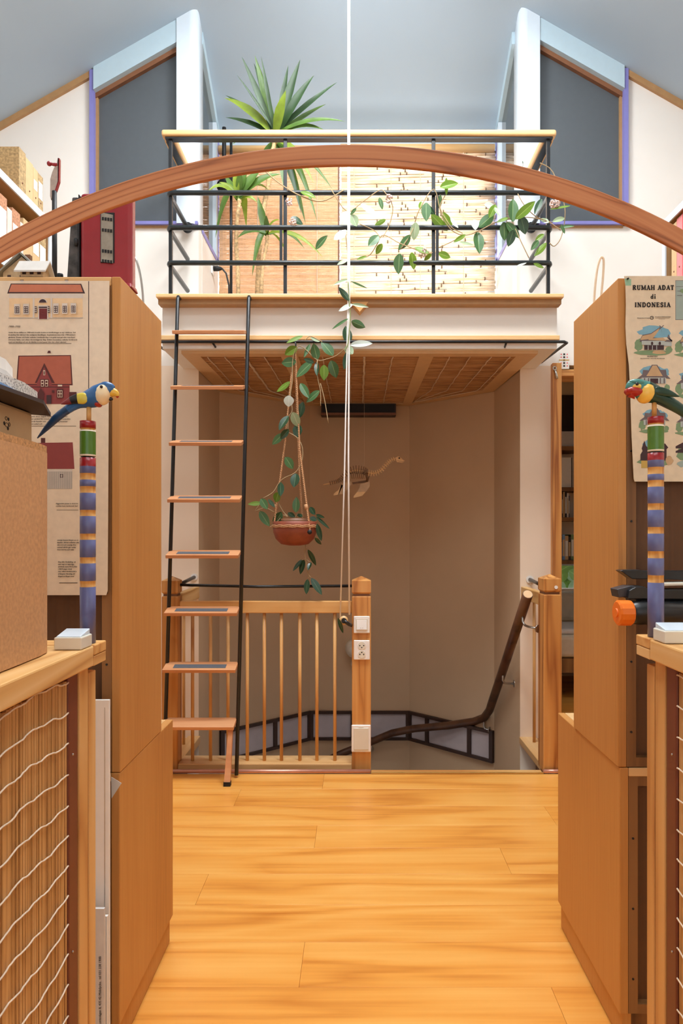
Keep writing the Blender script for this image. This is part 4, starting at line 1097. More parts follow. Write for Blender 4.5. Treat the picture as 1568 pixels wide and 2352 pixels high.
MB().tube([P(*D_(q.x, q.y), Dn + .004) for q in sp3], [.003 + .006 * math.sin(math.pi * i / (len(sp3) - 1)) for i in range(len(sp3))], 8).build('spine', 'ply', dn)
for i in range(6, len(sp3) - 2, 2):
    q = sp3[i]; t_ = (sp3[min(i + 1, len(sp3) - 1)] - sp3[i - 1]).normalized(); nv = Vector((t_.y, -t_.x, 0))
    if nv.y > 0: nv = -nv
    f = i / (len(sp3) - 1)
    up = 32 + 45 * math.exp(-((f - .47) / .16) ** 2); dn_ = 24 + 22 * math.exp(-((f - .62) / .2) ** 2)
    a = q + nv * up; b = q - nv * dn_
    w = t_ * 6
    flat([(a.x - w.x, a.y - w.y), (a.x + w.x, a.y + w.y), (b.x + w.x, b.y + w.y), (b.x - w.x, b.y - w.y)], .026, 'ply_dark' if f < .62 else 'ply', 'vertebra', Dn - .010)
for k in range(8):
    x = 560 + k * 30
    for s_ in (-1, 1):
        MB().tube(smooth_path([P(*D_(x, 425), Dn), P(*D_(x + 8, 470), Dn + s_ * .03), P(*D_(x + 18, 520), Dn + s_ * .028)], 4), .0022, 5).build('rib', 'ply_dark', dn)
flat([(575, 575), (800, 540), (830, 470), (840, 480), (815, 575), (590, 600)], .01, 'ply_dark', 'breastbone')
for dz in (-.045, .045):
    flat([(700, 600), (840, 560), (845, 630), (790, 715), (655, 715), (690, 650)], .004, 'ply_grey', 'front_flipper', Dn + dz)
    flat([(655, 716), (780, 716), (730, 775), (600, 808), (600, 780)], .004, 'ply', 'flipper_tip', Dn + dz)
    flat([(420, 590), (560, 560), (570, 610), (500, 690), (430, 750), (370, 755)], .004, 'ply_grey', 'rear_flipper', Dn + dz)
    flat([(418, 605), (440, 620), (375, 755), (300, 770), (300, 745), (370, 690)], .004, 'ply', 'flipper_tip', Dn + dz)
MB().tube([P(*D_(800, 430), Dn - .03), P(*D_(800, 560), Dn - .03)], .006, 6).build('shoulder', 'ply_dark', dn)
flat([(1225, 205), (1270, 182), (1300, 195), (1340, 235), (1370, 252), (1330, 258), (1240, 245)], .012, 'ply', 'skull', Dn - .004)
flat([(1235, 240), (1250, 268), (1330, 276), (1362, 260), (1330, 266), (1260, 252)], .012, 'ply', 'jaw', Dn - .004)
MB().ball(P(*D_(1285, 210), Dn - .006), .006, .003, .005, n=8).build('eye_socket', 'framebrown', dn)
MB().tube([P(*D_(760, 400), Dn), (P(*D_(760, 400), Dn).x, Dn, ZS - .01)], .0006, 4).build('thread', 'twine', dn)

# ================================================================== CABINETS
def cabinet(label, xi, xo, y0, y1, z0, z1, plinth=False, overhang=0.0):
    """xi: aisle side, xo: outer side; back panel faces the viewer"""
    sg = 1 if xo > xi else -1
    t = thing('cabinet', ((xi + xo) / 2, (y0 + y1) / 2, z0), label, 'cabinet')
    zb_ = z0 + (.075 if plinth else 0)
    bevel(MB().box(xi, xi + sg * .02, y0, y1, zb_, z1).build('side_panel', 'veneer', t), .0025)
    bevel(MB().box(xo - sg * .02, xo, y0, y1, zb_, z1).build('side_panel', 'veneer', t), .0025)
    bevel(MB().box(xi + sg * .0205, xo - sg * .0205, y0, y1, z1 - .02, z1 - .0005).build('top_panel', 'palepine_x', t), .002)
    MB().box(xi + sg * .0205, xo - sg * .0205, y0 + .02, y1 - .02, zb_, zb_ + .02).build('bottom_panel', 'veneer', t)
    MB().box(xi + sg * .0205, xo - sg * .0205, y0 + .02, y0 + .026, zb_ + .02, z1 - .02).build('back_panel', 'veneer_dark', t)
    for xa, xb in ((xi + sg * .0205, xi + sg * .042), (xo - sg * .042, xo - sg * .0205)):
        MB().box(xa, xb, y0 + .002, y0 + .02, zb_ + .001, z1 - .02).build('back_stile', 'stile', t)
    MB().box(xi + sg * .042, xo - sg * .042, y0 + .002, y0 + .02, z1 - .042, z1 - .02).build('back_rail', 'stile', t)
    MB().box(xi + sg * .042, xo - sg * .042, y0 + .002, y0 + .02, zb_ + .001, zb_ + .022).build('back_rail', 'stile', t)
    w = (abs(xo - xi) - .046) / 2
    for k in range(2):
        a = xi + sg * (.022 + k * (w + .002))
        d_ = bevel(MB().box(a, a + sg * w, y1 - .018, y1, zb_ + .021, z1 - .021).build('door', 'veneer', t), .002)
        c = a + sg * (w - .03 if k == 0 else .03)
        MB().ball((c, y1 + .010, (zb_ + z1) / 2), .012, n=10).build('knob', 'stile', d_)
    zz = zb_ + .08
    while zz < z1 - .05:
        for xx in (xi + sg * .031,):
            MB().lathe([(.0025, -.0015), (.0025, 0)], (xx, y0 + .002, zz), 8, axis='Y').build('nail', 'blackmatte', t)
        zz += .16
    if plinth:
        MB().box(xi + sg * .008, xi + sg * .028, y0 + .006, y1 - .006, z0 + .003, zb_).build('plinth', 'veneer', t)
        MB().box(xo - sg * .028, xo - sg * .008, y0 + .006, y1 - .006, z0, zb_).build('plinth', 'veneer', t)
        MB().box(xi + sg * .028, xo - sg * .028, y0 + .03, y0 + .05, z0, zb_).build('plinth', 'stile', t)
        for yy in (y0 + .03, y1 - .03):
            MB().box(xi + sg * .012, xi + sg * .03, yy - .008, yy + .008, z0, z0 + .004).build('glide', 'blackmatte', t)
    return t
cabinet('tall veneered cabinet behind the Swedish house poster', -.527, -1.02, 1.52, 1.84, .6375, 1.742)
cabinet('low veneered base cabinet under the tall left cabinet', -.528, -1.02, 1.52, 1.958, 0.0, .6365, True)
cabinet('tall veneered cabinet behind the Indonesian house poster', .593, 1.10, 1.553, 1.872, .6375, 1.751)
cabinet('low veneered base cabinet under the tall right cabinet', .597, 1.10, 1.553, 2.032, 0.0, .6365, True)

# ------------------------------------------------------------------ laminated arch
def uvwood(name, *a, **k):
    m = wood(name, *a, **k); nt = m.node_tree
    tc = [n for n in nt.nodes if n.type == 'TEX_COORD'][0]
    for l in list(nt.links):
        if l.from_node == tc:
            to = l.to_socket; nt.links.remove(l); nt.links.new(tc.outputs['UV'], to)
    return m
M['arch_uv'] = uvwood('laminated_arch_grain', S(118, 62, 32), S(182, 112, 68), S(196, 130, 84), 'X', rough=0.42, fig=30, rings=7, stretch=0.03, grain=120, fig_mix=0.9, lo=0.12, mi_=0.36)
YA = 1.30
ar = thing('wooden_arch', (0, YA, 0), 'bent laminated wooden arch spanning the aisle in front of the cabinets', 'arch')
cxp, cyp, Rp = 800.0, 1939.0, 1585.0
def arc(a, r, y=YA):
    q = P(cxp + r * math.sin(a), cyp - r * math.cos(a), YA); q.y = y; return q
n = 72; amax = math.radians(44); vs = []; fs = []; uvs = {}
for i in range(n + 1):
    a = -amax + 2 * amax * i / n
    for (r, y) in ((Rp - 24, YA), (Rp + 23, YA), (Rp + 23, YA + .010), (Rp - 24, YA + .010)):
        vs.append(arc(a, r, y))
    for k, (vv) in enumerate((0, .039, .055, .016)): uvs[i * 4 + k] = (a * 1.31, vv)
for i in range(n):
    for k in range(4):
        a = i * 4 + k; b = i * 4 + (k + 1) % 4; fs.append([a, b, b + 4, a + 4])
fs.append([3, 2, 1, 0]); fs.append([n * 4 + k for k in range(4)])
am = MB().add(vs, fs).build('arch_beam', 'arch_uv', ar)
uvl = am.data.uv_layers.new(name='grain')
for lp_ in am.data.loops: uvl.data[lp_.index].uv = uvs[lp_.vertex_index]
bevel(am, .002)
for s_ in (-1, 1):
    q = arc(s_ * amax, Rp)
    MB().box(q.x - .03, q.x + .03, YA - .02, YA + .04, 0, q.z + .03).build('post', 'pine_z', ar)

# ================================================================== FOREGROUND SCREENS
def screen(label, xf, sg, zr, ye):
    """xf: inner face of the rail; sg: +1 when the screen stands left of the aisle"""
    X = lambda a: xf - sg * a      # a metres away from the aisle
    t = thing('bamboo_screen', (X(.05), .7, 0), label, 'screen')
    bevel(MB().box(X(0), X(.34), .12, ye - .056, zr - .036, zr).build('top_rail', 'pine_y', t), .003)
    bevel(MB().box(X(-.0005), X(.34), ye - .055, ye, zr - .0365, zr - .018).build('lap_joint', 'pine_y', t), .002)
    bevel(MB().box(X(-.001), X(.34), ye - .055, ye, zr - .0175, zr + .0005).build('cross_rail', 'pine_x', t), .002)
    bevel(MB().box(X(.012), X(.05), ye - .045, ye - .016, 0, zr - .05).build('end_trim', 'pine_z', t), .002)
    bevel(MB().box(X(.014), X(.055), ye - .083, ye - .046, 0, zr - .037).build('post', 'pine_z', t), .002)
    bevel(MB().box(X(.016), X(.05), ye - .122, ye - .085, .0, zr - .037).build('red_upright', 'redstrip', t), .003)
    for zz in (.13, .47, .80):
        MB().ball((X(.0155), ye - .108, zz), .0022, n=6).build('screw', 'steel', t)
    m = MB(); y = .14
    while y < ye - .128:
        w = random.uniform(.0042, .0062); j = random.uniform(0, .003)
        m.box(X(.017 + j), X(.022 + j), y, y + w, .03, zr - .045 - random.uniform(0, .003)); y += w + random.uniform(.0002, .0009)
    st = stuff(m.build('bamboo_sticks', 'bamboo_z', t))
    MB().box(X(.0262), X(.03), .13, ye - .125, .02, zr - .04).build('backing_board', 'veneer_dark', t)
    bevel(MB().box(X(.014), X(.05), .12, ye - .12, .0, .03).build('bottom_rail', 'pine_y', t), .002)
    z = zr - .047; k = 0
    while z > .06:
        pts = []; yy = .14; ph = random.uniform(0, 6)
        while yy < ye - .124:
            pts.append((X(.0155), yy, z + .0036 * math.sin(yy * 26 + k * .35) + .0016 * math.sin(yy * 95 + k * .8 + ph * .3) + random.uniform(-.0008, .0008))); yy += .008
        MB().tube(pts, .0015, 5).build('twine', 'twine', t)
        z -= .0505; k += 1
    return t
screen('bamboo stick screen with white twine and pine top rail on the left', -.46, 1, .974, 1.25)
screen('bamboo stick screen with pine top rail at the right edge', .511, -1, .985, 1.25)

# surface mounted rocker switches lying on the rails
def rocker(x0, x1, y0, y1, z, label, slope):
    t = thing('rocker_switch', ((x0 + x1) / 2, (y0 + y1) / 2, z), label, 'switch')
    bevel(MB().box(x0, x1, y0, y1, z, z + .021).build('housing', 'cream_plastic', t), .002)
    a, b, c, d = x0 + .003, x1 - .003, y0 + .003, y1 - .003
    h0, h1 = (z + .022, z + .031) if slope > 0 else (z + .031, z + .022)
    m = MB().hexa([(a, c, z + .0205), (b, c, z + .0205), (b, d, z + .0205), (a, d, z + .0205)], [(a, c, z + .0225), (b, c, z + .0225), (b, d, z + .0305), (a, d, z + .0305)])
    bevel(m.build('rocker', 'post', t), .0015)
rocker(-.508, -.4615, 1.143, 1.19, .9745, 'cream rocker switch lying on the left rail beside the blue parrot stick', 1)
rocker(.5125, .566, 1.139, 1.184, .9857, 'cream rocker switch lying on the right rail beside the green parrot stick', 1)

# ------------------------------------------------------------------ striped parrot sticks
COL = {'pblue': S(98, 104, 150), 'pwood': S(206, 150, 78), 'pred': S(150, 24, 28), 'pgreen': S(76, 118, 30), 'pwhite': S(236, 226, 206), 'parrot_blue': S(50, 98, 150), 'parrot_navy': S(34, 66, 104),
       'parrot_cream': S(238, 214, 172), 'beak_yellow': S(228, 178, 62), 'beak_red': S(168, 34, 26), 'beak_dark': S(40, 22, 20), 'wing_black': S(34, 30, 28), 'wing_yellow': S(214, 192, 70), 'wing_red': S(128, 42, 42),
       'parrot_green': S(24, 58, 42), 'parrot_teal': S(70, 130, 120), 'parrot_yellow': S(238, 190, 80)}
for k_, c_ in COL.items(): M[k_] = plain(k_ + '_lacquer', c_, 0.28, vary=0.06, scale=80)
M['pwood'] = wood('stick_wood', S(170, 108, 44), S(208, 150, 78), S(220, 170, 100), 'Z', rough=0.4, fig=60, rings=3, stretch=0.1, grain=200)
def loft_body(name, spine, d, conv, parent, mats, segm, wf=.72, n=14):
    """spine: (x, y, r) in measured units; cross sections are ellipses, wf flattens them in depth"""
    pts = [(P(*conv(x, y), d), r) for x, y, r in spine]
    sc = (P(*conv(1, 0), d) - P(*conv(0, 0), d)).length
    mb = MB(); rings = []
    for i, (p, r) in enumerate(pts):
        a = pts[max(i - 1, 0)][0]; b = pts[min(i + 1, len(pts) - 1)][0]
        t_ = (b - a).normalized(); u = Vector((t_.z, 0, -t_.x)); w = Vector((0, 1, 0))
        for k in range(n):
            an = 2 * math.pi * k / n
            mb.v.append(p + (u * math.cos(an) + w * math.sin(an) * wf) * r * sc)
    for i in range(len(pts) - 1):
        for k in range(n):
            a = i * n + k; b = i * n + (k + 1) % n
            mb.f.append([a, b, b + n, a + n]); mb.m.append(segm[i] if segm else 0); mb.smooth.append(True)
    mb.f.append(list(range(n))[::-1]); mb.m.append(segm[0] if segm else 0); mb.smooth.append(True)
    e = (len(pts) - 1) * n
    mb.f.append([e + k for k in range(n)]); mb.m.append(segm[-1] if segm else 0); mb.smooth.append(True)
    return mb.build(name, mats, parent)
def dens(sp, n=3):
    q = smooth_path([Vector(p) for p in sp], n); return [(p.x, p.y, max(p.z, 2)) for p in q]
def stick(t, pxc, rpx, bands, d, zbase):
    """bands: (y_top, y_bottom, material, inset)"""
    x = (pxc - VX) / F * d; r = rpx / F * d
    names = []; prof = []; mi = []
    for (ya, yb, mt, ins) in bands[::-1]:
        za = H + (VY - yb) / F * d; zc = H + (VY - ya) / F * d
        za = max(za, zbase)
        if mt not in names: names.append(mt)
        prof += [(r - ins, za + .0003), (r - ins, zc)]; mi += [names.index(mt), names.index(mt)]
    MB().lathe(prof, (x, d, 0), 24, mats=mi[:-1]).build('striped_stick', names, t)
    return x, r
bl = [(968, 985, 'pred', 0), (985, 989, 'pwood', .0016), (989, 992.5, 'pwhite', 0), (992.5, 1045, 'pgreen', 0), (1045, 1049, 'pwhite', 0), (1049, 1052, 'wing_black', .002), (1052, 1072, 'pred', 0), (1072, 1088, 'pblue', 0)]
ys_ = [(1088, 1103), (1118, 1133), (1172, 1186), (1226, 1240), (1280, 1294), (1334, 1348)]
last = 1088
def stripes(ys_, end):
    out = []; last = ys_[0][0]
    for a, b in ys_:
        if a > last: out.append((last, a, 'pblue', 0))
        out.append((a, b, 'pwood', .0004)); last = b
    out.append((last, end, 'pblue', 0)); return out
DPL = 1.215
pl = thing('parrot_stick', ((201 - VX) / F * DPL, DPL, .9745), 'striped stick with a carved blue parrot on top at the left rail end', 'ornament')
stick(pl, 201.5, 17.5, bl + stripes(ys_, 1480), DPL, .9747)
CL = lambda x, y: (x / 5.6, 840 + y / 5.6)
MB().tube([P(204, 972, DPL), P(204, 930, DPL)], .0042, 10).build('dowel', 'pwood', pl)
body = loft_body('body', dens([(480, 932, 8), (600, 800, 36), (730, 668, 54), (870, 562, 58), (1000, 478, 78), (1120, 436, 112), (1210, 408, 132), (1285, 368, 138), (1350, 318, 112), (1410, 300, 90), (1466, 302, 50)]), DPL, CL, pl, ['parrot_blue', 'parrot_navy'], [1] * 9 + [0] * 40)
sc = DPL / F / 5.6
def eb(name, x, y, rx, ry, rz, mt, par, d=DPL, conv=CL, s=None, ang=0, dy=0):
    s = s or sc; c = P(*conv(x, y), d); c.y += dy
    return MB().ball(c, rx * s, ry * s, rz * s, n=16, rot=Matrix.Rotation(ang, 3, 'Y')).build(name, mt, par)
eb('cream_face', 1325, 372, 104, 124, 140, 'parrot_cream', body, ang=.25)
eb('crown', 1378, 262, 96, 66, 56, 'parrot_blue', body, ang=.15)
eb('red_throat', 1264, 500, 44, 78, 34, 'beak_red', body)
loft_body('beak', dens([(1402, 330, 52), (1450, 342, 58), (1492, 362, 44), (1508, 395, 22), (1502, 412, 10)]), DPL, CL, body, ['beak_yellow', 'beak_red'], [0] * 9 + [1] * 8)
loft_body('lower_beak', dens([(1332, 398, 12), (1375, 408, 20), (1420, 428, 26), (1452, 432, 10)]), DPL, CL, body, ['beak_dark'], None)
for s_ in (-1, 1):
    eb('eye', 1345, 294, 20, 12, 20, 'beak_dark', body, dy=s_ * 112 * sc)
    w_ = loft_body('wing', dens([(785, 492, 8), (860, 468, 34), (930, 440, 54), (1000, 425, 66), (1080, 420, 74), (1132, 424, 40)]), DPL + s_ * 66 * sc, CL, body, ['wing_red', 'wing_black', 'wing_yellow'], [0] * 5 + [1] * 4 + [2] * 7, wf=.42)
DPR = 1.215
pr_ = thing('parrot_stick', ((1506 - VX) / F * DPR, DPR, .9857), 'striped stick with a carved green and yellow parrot at the right rail end', 'ornament')
br = [(958, 974, 'pred', 0), (974, 977, 'pwood', .0016), (977, 981, 'pwhite', 0), (981, 1034, 'pgreen', 0), (1034, 1038, 'pwhite', 0), (1038, 1041, 'wing_black', .002), (1041, 1058, 'pred', 0)]
yr_ = [(1074, 1090), (1104, 1119), (1157, 1172), (1211, 1226), (1266, 1282), (1321, 1338)]
stick(pr_, 1505.5, 17.8, br + [(1058, 1074, 'pblue', 0)] + stripes(yr_, 1470), DPR, .986)
CR = lambda x, y: (1400 + x / 9.333, 840 + y / 9.333)
scr = DPR / F / 9.333
MB().tube([P(1502, 962, DPR), P(1502, 915, DPR)], .0042, 10).build('dowel', 'pwood', pr_)
body = loft_body('body', dens([(2150, 1420, 20), (1800, 1150, 92), (1500, 930, 120), (1250, 780, 140), (1060, 660, 175), (900, 590, 215), (740, 540, 235), (620, 450, 172), (500, 430, 140), (410, 470, 104), (352, 500, 40)]), DPR, CR, pr_, ['parrot_green', 'parrot_teal'], [0] * 18 + [1] * 40)
eb('yellow_face', 765, 590, 190, 215, 225, 'parrot_yellow', body, DPR, CR, scr, ang=.35)
eb('yellow_cheek', 560, 468, 140, 148, 92, 'parrot_yellow', body, DPR, CR, scr)
eb('green_crown', 590, 375, 205, 132, 84, 'parrot_teal', body, DPR, CR, scr, ang=.12)
loft_body('beak', dens([(695, 595, 55), (600, 575, 92), (490, 556, 98), (400, 550, 88), (335, 545, 45)]), DPR, CR, body, ['beak_red'], None, wf=1.95)
loft_body('beak_hook', dens([(420, 610, 70), (480, 650, 50), (530, 712, 8)]), DPR, CR, body, ['beak_red'], None, wf=1.6)
for s_ in (-1, 1):
    eb('eye', 530, 420, 36, 22, 34, 'beak_dark', body, DPR, CR, scr, dy=s_ * 136 * scr)
    loft_body('wing', dens([(1490, 664, 8), (1330, 610, 62), (1150, 560, 92), (1000, 540, 92), (940, 550, 40)]), DPR + s_ * 120 * scr, CR, body, ['parrot_green'], None, wf=.5)

# ------------------------------------------------------------------ things on the left rail
M['chip'] = plain('brown_hardboard', S(196, 148, 102), 0.75, vary=0.12, scale=160)
M['chipedge'] = plain('chipboard_edge', S(186, 138, 88), 0.9, vary=0.35, scale=240)
cb = thing('chipboard_panel', (-.53, .9, .975), 'curved chipboard panel standing on the left rail', 'panel')
pts = [(-.498, .3)]
pts = [(-.498, .35), (-.498, .8), (-.499, 1.0), (-.501, 1.08), (-.506, 1.115), (-.516, 1.136), (-.532, 1.145), (-.532, 1.10), (-.528, 1.05), (-.524, .9), (-.523, .35)]
m = MB().prism([(x, y, .976) for x, y in pts], (0, 0, .325), 0)
m.build('board', 'chip', cb)
m = MB().prism([(x - .0005, y - .0005, 1.301) for x, y in pts], (0, 0, .011)); m.build('chipped_edge', 'chipedge', cb)
M['carton'] = plain('beige_carton', S(206, 176, 136), 0.7, vary=0.04)
pb = thing('carton_box', (-.66, .95, .975), 'beige carton with a black blotch emblem behind the chipboard panel', 'box')
bevel(MB().box(-.76, -.56, .62, 1.18, .976, 1.378).build('carton_body', 'carton', pb), .006)
for px, py, r1, r2 in ((19.5, 963, 2.6, 4.2), (9.5, 972, 2.8, 4.6), (18, 984, 3.0, 4.6)):
    dd = .56 * F / (VX - px); q = P(px, py, dd)
    MB().ball((-.5598, q.y, q.z), .0005, r1 / F * 1.4 * dd, r2 / F * dd, n=12).build('emblem_blotch', 'blackmatte', pb)
for px, py, r1, r2 in ((14, 961, 3.4, 4.0), (15, 976, 5, 4.5), (21, 975, 2.2, 4.6)):
    dd = .56 * F / (VX - px); q = P(px, py, dd); rg = []
    for k in range(17):
        a = k / 16 * 2 * math.pi; rg.append((-.5597, q.y + r1 / F * 1.5 * dd * math.cos(a), q.z + r2 / F * dd * math.sin(a)))
    MB().tube(rg, .0005, 4, cap=False).build('emblem_outline', 'blackmatte', pb)
M['bluefolder'] = plain('blue_folder', S(120, 158, 206), 0.5); M['greycard'] = plain('grey_card', S(206, 202, 198), 0.7)
M['whitepaper'] = plain('white_paper', S(236, 232, 226), 0.8, vary=0.02); M['darkcard'] = plain('dark_card', S(64, 52, 50), 0.7)
m_, nt_, b_ = newmat('granite_print'); tc_ = nt_.nodes.new('ShaderNodeTexCoord'); vo = nt_.nodes.new('ShaderNodeTexVoronoi'); vo.inputs['Scale'].default_value = 260
rp_ = nt_.nodes.new('ShaderNodeValToRGB'); rp_.color_ramp.elements[0].color = S(60, 56, 54); rp_.color_ramp.elements[1].color = S(226, 220, 212); rp_.color_ramp.elements[1].position = .6
nt_.links.new(tc_.outputs['Object'], vo.inputs['Vector']); nt_.links.new(vo.outputs['Distance'], rp_.inputs[0]); nt_.links.new(rp_.outputs[0], b_.inputs['Base Color']); M['granite'] = m_
def sheet(name, corners, z, th, mt, label, cat, tiltz=0.0):
    o = MB().prism([(x, y, z + tiltz * (y - .9)) for x, y in corners], (0, 0, th)).build(name, mt)
    return tag(o, label, cat)
sheet('folder', [(-.74, .66), (-.535, .66), (-.505, 1.10), (-.545, 1.215), (-.74, 1.10)], 1.3785, .006, 'darkcard', 'dark brown folder lying on the beige carton', 'folder')
sheet('folder', [(-.72, .64), (-.545, .64), (-.53, 1.02), (-.545, 1.155), (-.72, 1.02)], 1.3848, .010, 'bluefolder', 'light blue folder with a rounded corner under the papers', 'folder')
sheet('brochure', [(-.70, .80), (-.55, .80), (-.536, 1.10), (-.55, 1.175), (-.70, 1.175)], 1.3952, .018, 'granite', 'speckled grey brochure pile on the blue folder', 'brochure')
sheet('paper_pile', [(-.72, .66), (-.56, .66), (-.555, 1.08), (-.575, 1.15), (-.72, 1.15)], 1.4134, .014, 'greycard', 'grey stack of cards above the speckled brochures', 'papers')
sheet('paper_pile', [(-.73, .64), (-.56, .66), (-.556, 1.08), (-.575, 1.14), (-.73, 1.10)], 1.4276, .018, 'whitepaper', 'white paper stack on top of the pile at the left edge', 'papers')

# ------------------------------------------------------------------ boards leaning behind the left screen
wb = thing('display_board', (-.7, 1.46, 0), 'large white display board leaning beside the left base cabinet', 'board')
e_ = P(252, 1607, 1.46)
MB().box(-.95, e_.x, 1.455, 1.463, .002, e_.z).build('sheet', 'whitepaper', wb)
l_ = P(241, 1625, 1.455); MB().box(l_.x - .0012, l_.x, 1.4545, 1.455, .05, l_.z).build('printed_line', 'steel', wb)
wb = thing('display_board', (-.7, 1.44, 0), 'narrow white display board in front of the large one', 'board')
e_ = P(255, 1700, 1.475)
MB().box(-.95, P(248, 0, 1.435).x, 1.43, 1.437, .002, P(0, 2105, 1.43).z).build('sheet', 'whitepaper', wb)
wb = thing('display_board', (-.7, 1.4, 0), 'low grey display board with a vertical line of small print', 'board')
e_ = P(240, 2086, 1.40)
MB().box(-.95, e_.x, 1.397, 1.404, .002, e_.z).build('sheet', 'greycard', wb)
M['ink'] = plain('black_ink', S(38, 32, 30), 0.8); M['inksoft'] = plain('brown_ink', S(92, 76, 60), 0.8)
q = P(232, 2440, 1.396)
lettering('Arkitekt SAR Ola Torsling, Luntev\u00e4gen 8, 435 42 M\u00f6lnlycke.  tel 031 338 1900', (q.x, 1.3955, q.z), .0068, wb, 'ink', rot=(math.pi / 2, -math.pi / 2, 0))
ps = tag(MB().prism([P(255, 1784, 1.505), P(279, 1799, 1.49), P(256, 1834, 1.505)], (0, .0006, 0)).build('paper_scrap', 'whitepaper'), 'white triangular paper scrap sticking out by the left base cabinet', 'paper')

# ================================================================== POSTERS
def prints(name, shapes, d, parent):
    """flat print: list of (material, polygon in measured points); each later shape a hair nearer"""
    mats = []; mb = MB()
    for k, (mt, poly) in enumerate(shapes):
        if mt not in mats: mats.append(mt)
        pts = [P(x, y, d) - Vector((0, .00012 * (k + 1), 0)) for x, y in poly]
        n0 = len(mb.v); mb.v += pts; mb.f.append(list(range(n0, n0 + len(pts)))); mb.m.append(mats.index(mt)); mb.smooth.append(False)
    return mb.build(name, mats, parent)
def rect(x0, y0, x1, y1): return [(x0, y0), (x1, y0), (x1, y1), (x0, y1)]
def ell(cx, cy, rx, ry, a0=0, a1=360, n=16): return [(cx + rx * math.cos(math.radians(a0 + (a1 - a0) * i / n)), cy - ry * math.sin(math.radians(a0 + (a1 - a0) * i / n))) for i in range(n if a1 - a0 >= 360 else n + 1)]
def blob(cx, cy, rx, ry, n=14):
    return [(cx + rx * random.uniform(.7, 1.1) * math.cos(2 * math.pi * i / n), cy + ry * random.uniform(.7, 1.1) * math.sin(2 * math.pi * i / n)) for i in range(n)]
for k_, c_ in {'pr_paper': S(230, 211, 186), 'pr_roof': S(200, 122, 92), 'pr_roof2': S(176, 96, 74), 'pr_wallcream': S(236, 202, 158), 'pr_stone': S(216, 204, 192), 'pr_dark': S(66, 44, 48), 'pr_door': S(112, 40, 42),
               'pr_red': S(142, 62, 60), 'pr_reddark': S(88, 40, 38), 'pr_grey': S(184, 176, 166), 'pr_blue': S(124, 172, 192), 'pr_green': S(124, 150, 112), 'pr_tan': S(196, 162, 122), 'pr_slate': S(110, 98, 100),
               'pr_house': S(176, 184, 180), 'pr_map': S(156, 172, 164), 'pr_paper2': S(224, 206, 178), 'tape_green': S(150, 192, 162), 'pr_yellow': S(196, 164, 84)}.items():
    M[k_] = plain(k_, c_, 0.75, vary=0.05, scale=60)
DPp = 1.514
pL = thing('house_poster', (-.75, DPp, 1.03), 'tall beige poster of old Swedish houses on the left cabinet', 'poster')
pa, pb_ = P(251, 645, DPp), P(247, 1367, DPp)
MB().prism([(-1.0, DPp, pa.z), (pa.x, DPp, pa.z), (pb_.x, DPp, pb_.z + .01), (pb_.x - .003, DPp, pb_.z), (-1.0, DPp, pb_.z)], (0, .0012, 0)).build('sheet', 'pr_paper', pL)
prints('fold_line', [('pr_dark', rect(202.8, 646, 204.6, 1365))], DPp, pL)
c1 = lambda l: [(x / 6.03, 630 + y / 6.03) for x, y in l]
sh = [('pr_dark', c1([(100, 266), (150, 128), (1125, 132), (1178, 266)])), ('pr_roof', c1([(122, 246), (160, 140), (1114, 144), (1148, 246)])), ('pr_wallcream', c1(rect(128, 266, 1146, 606))), ('pr_stone', c1(rect(128, 270, 1150, 332))),
      ('pr_grey', c1(rect(118, 600, 1150, 612)))]
for x in (455, 702): sh.append(('pr_stone', c1(rect(x, 335, x + 26, 606))))
sh += [('pr_stone', c1(rect(528, 432, 672, 626))), ('pr_door', c1(rect(545, 476, 655, 622))), ('pr_dark', c1(rect(540, 450, 655, 470))), ('pr_stone', c1(ell(595, 396, 62, 58, 0, 180))), ('pr_dark', c1(ell(595, 394, 50, 46, 0, 180)))]
for x, w_ in ((240, 30), (368, 30), (505, 15), (686, 15), (787, 28), (912, 28), (1033, 28)):
    if w_ > 20: sh.append(('pr_stone', c1(rect(x - w_ - 10, 414, x + w_ + 10, 560))))
    sh.append(('pr_dark', c1(rect(x - w_, 450, x + w_, 542))))
    for px_ in (-w_ * .48, w_ * .48):
        for yy in (460, 488, 516): sh.append(('pr_stone', c1(rect(x + px_ - w_ * .26, yy, x + px_ + w_ * .26, yy + 18))))
for x in (328, 943): sh += [('pr_stone', c1(rect(x - 20, 105, x + 20, 130))), ('pr_dark', c1(rect(x - 28, 95, x + 28, 103)))]
prints('house_picture', sh, DPp, pL)
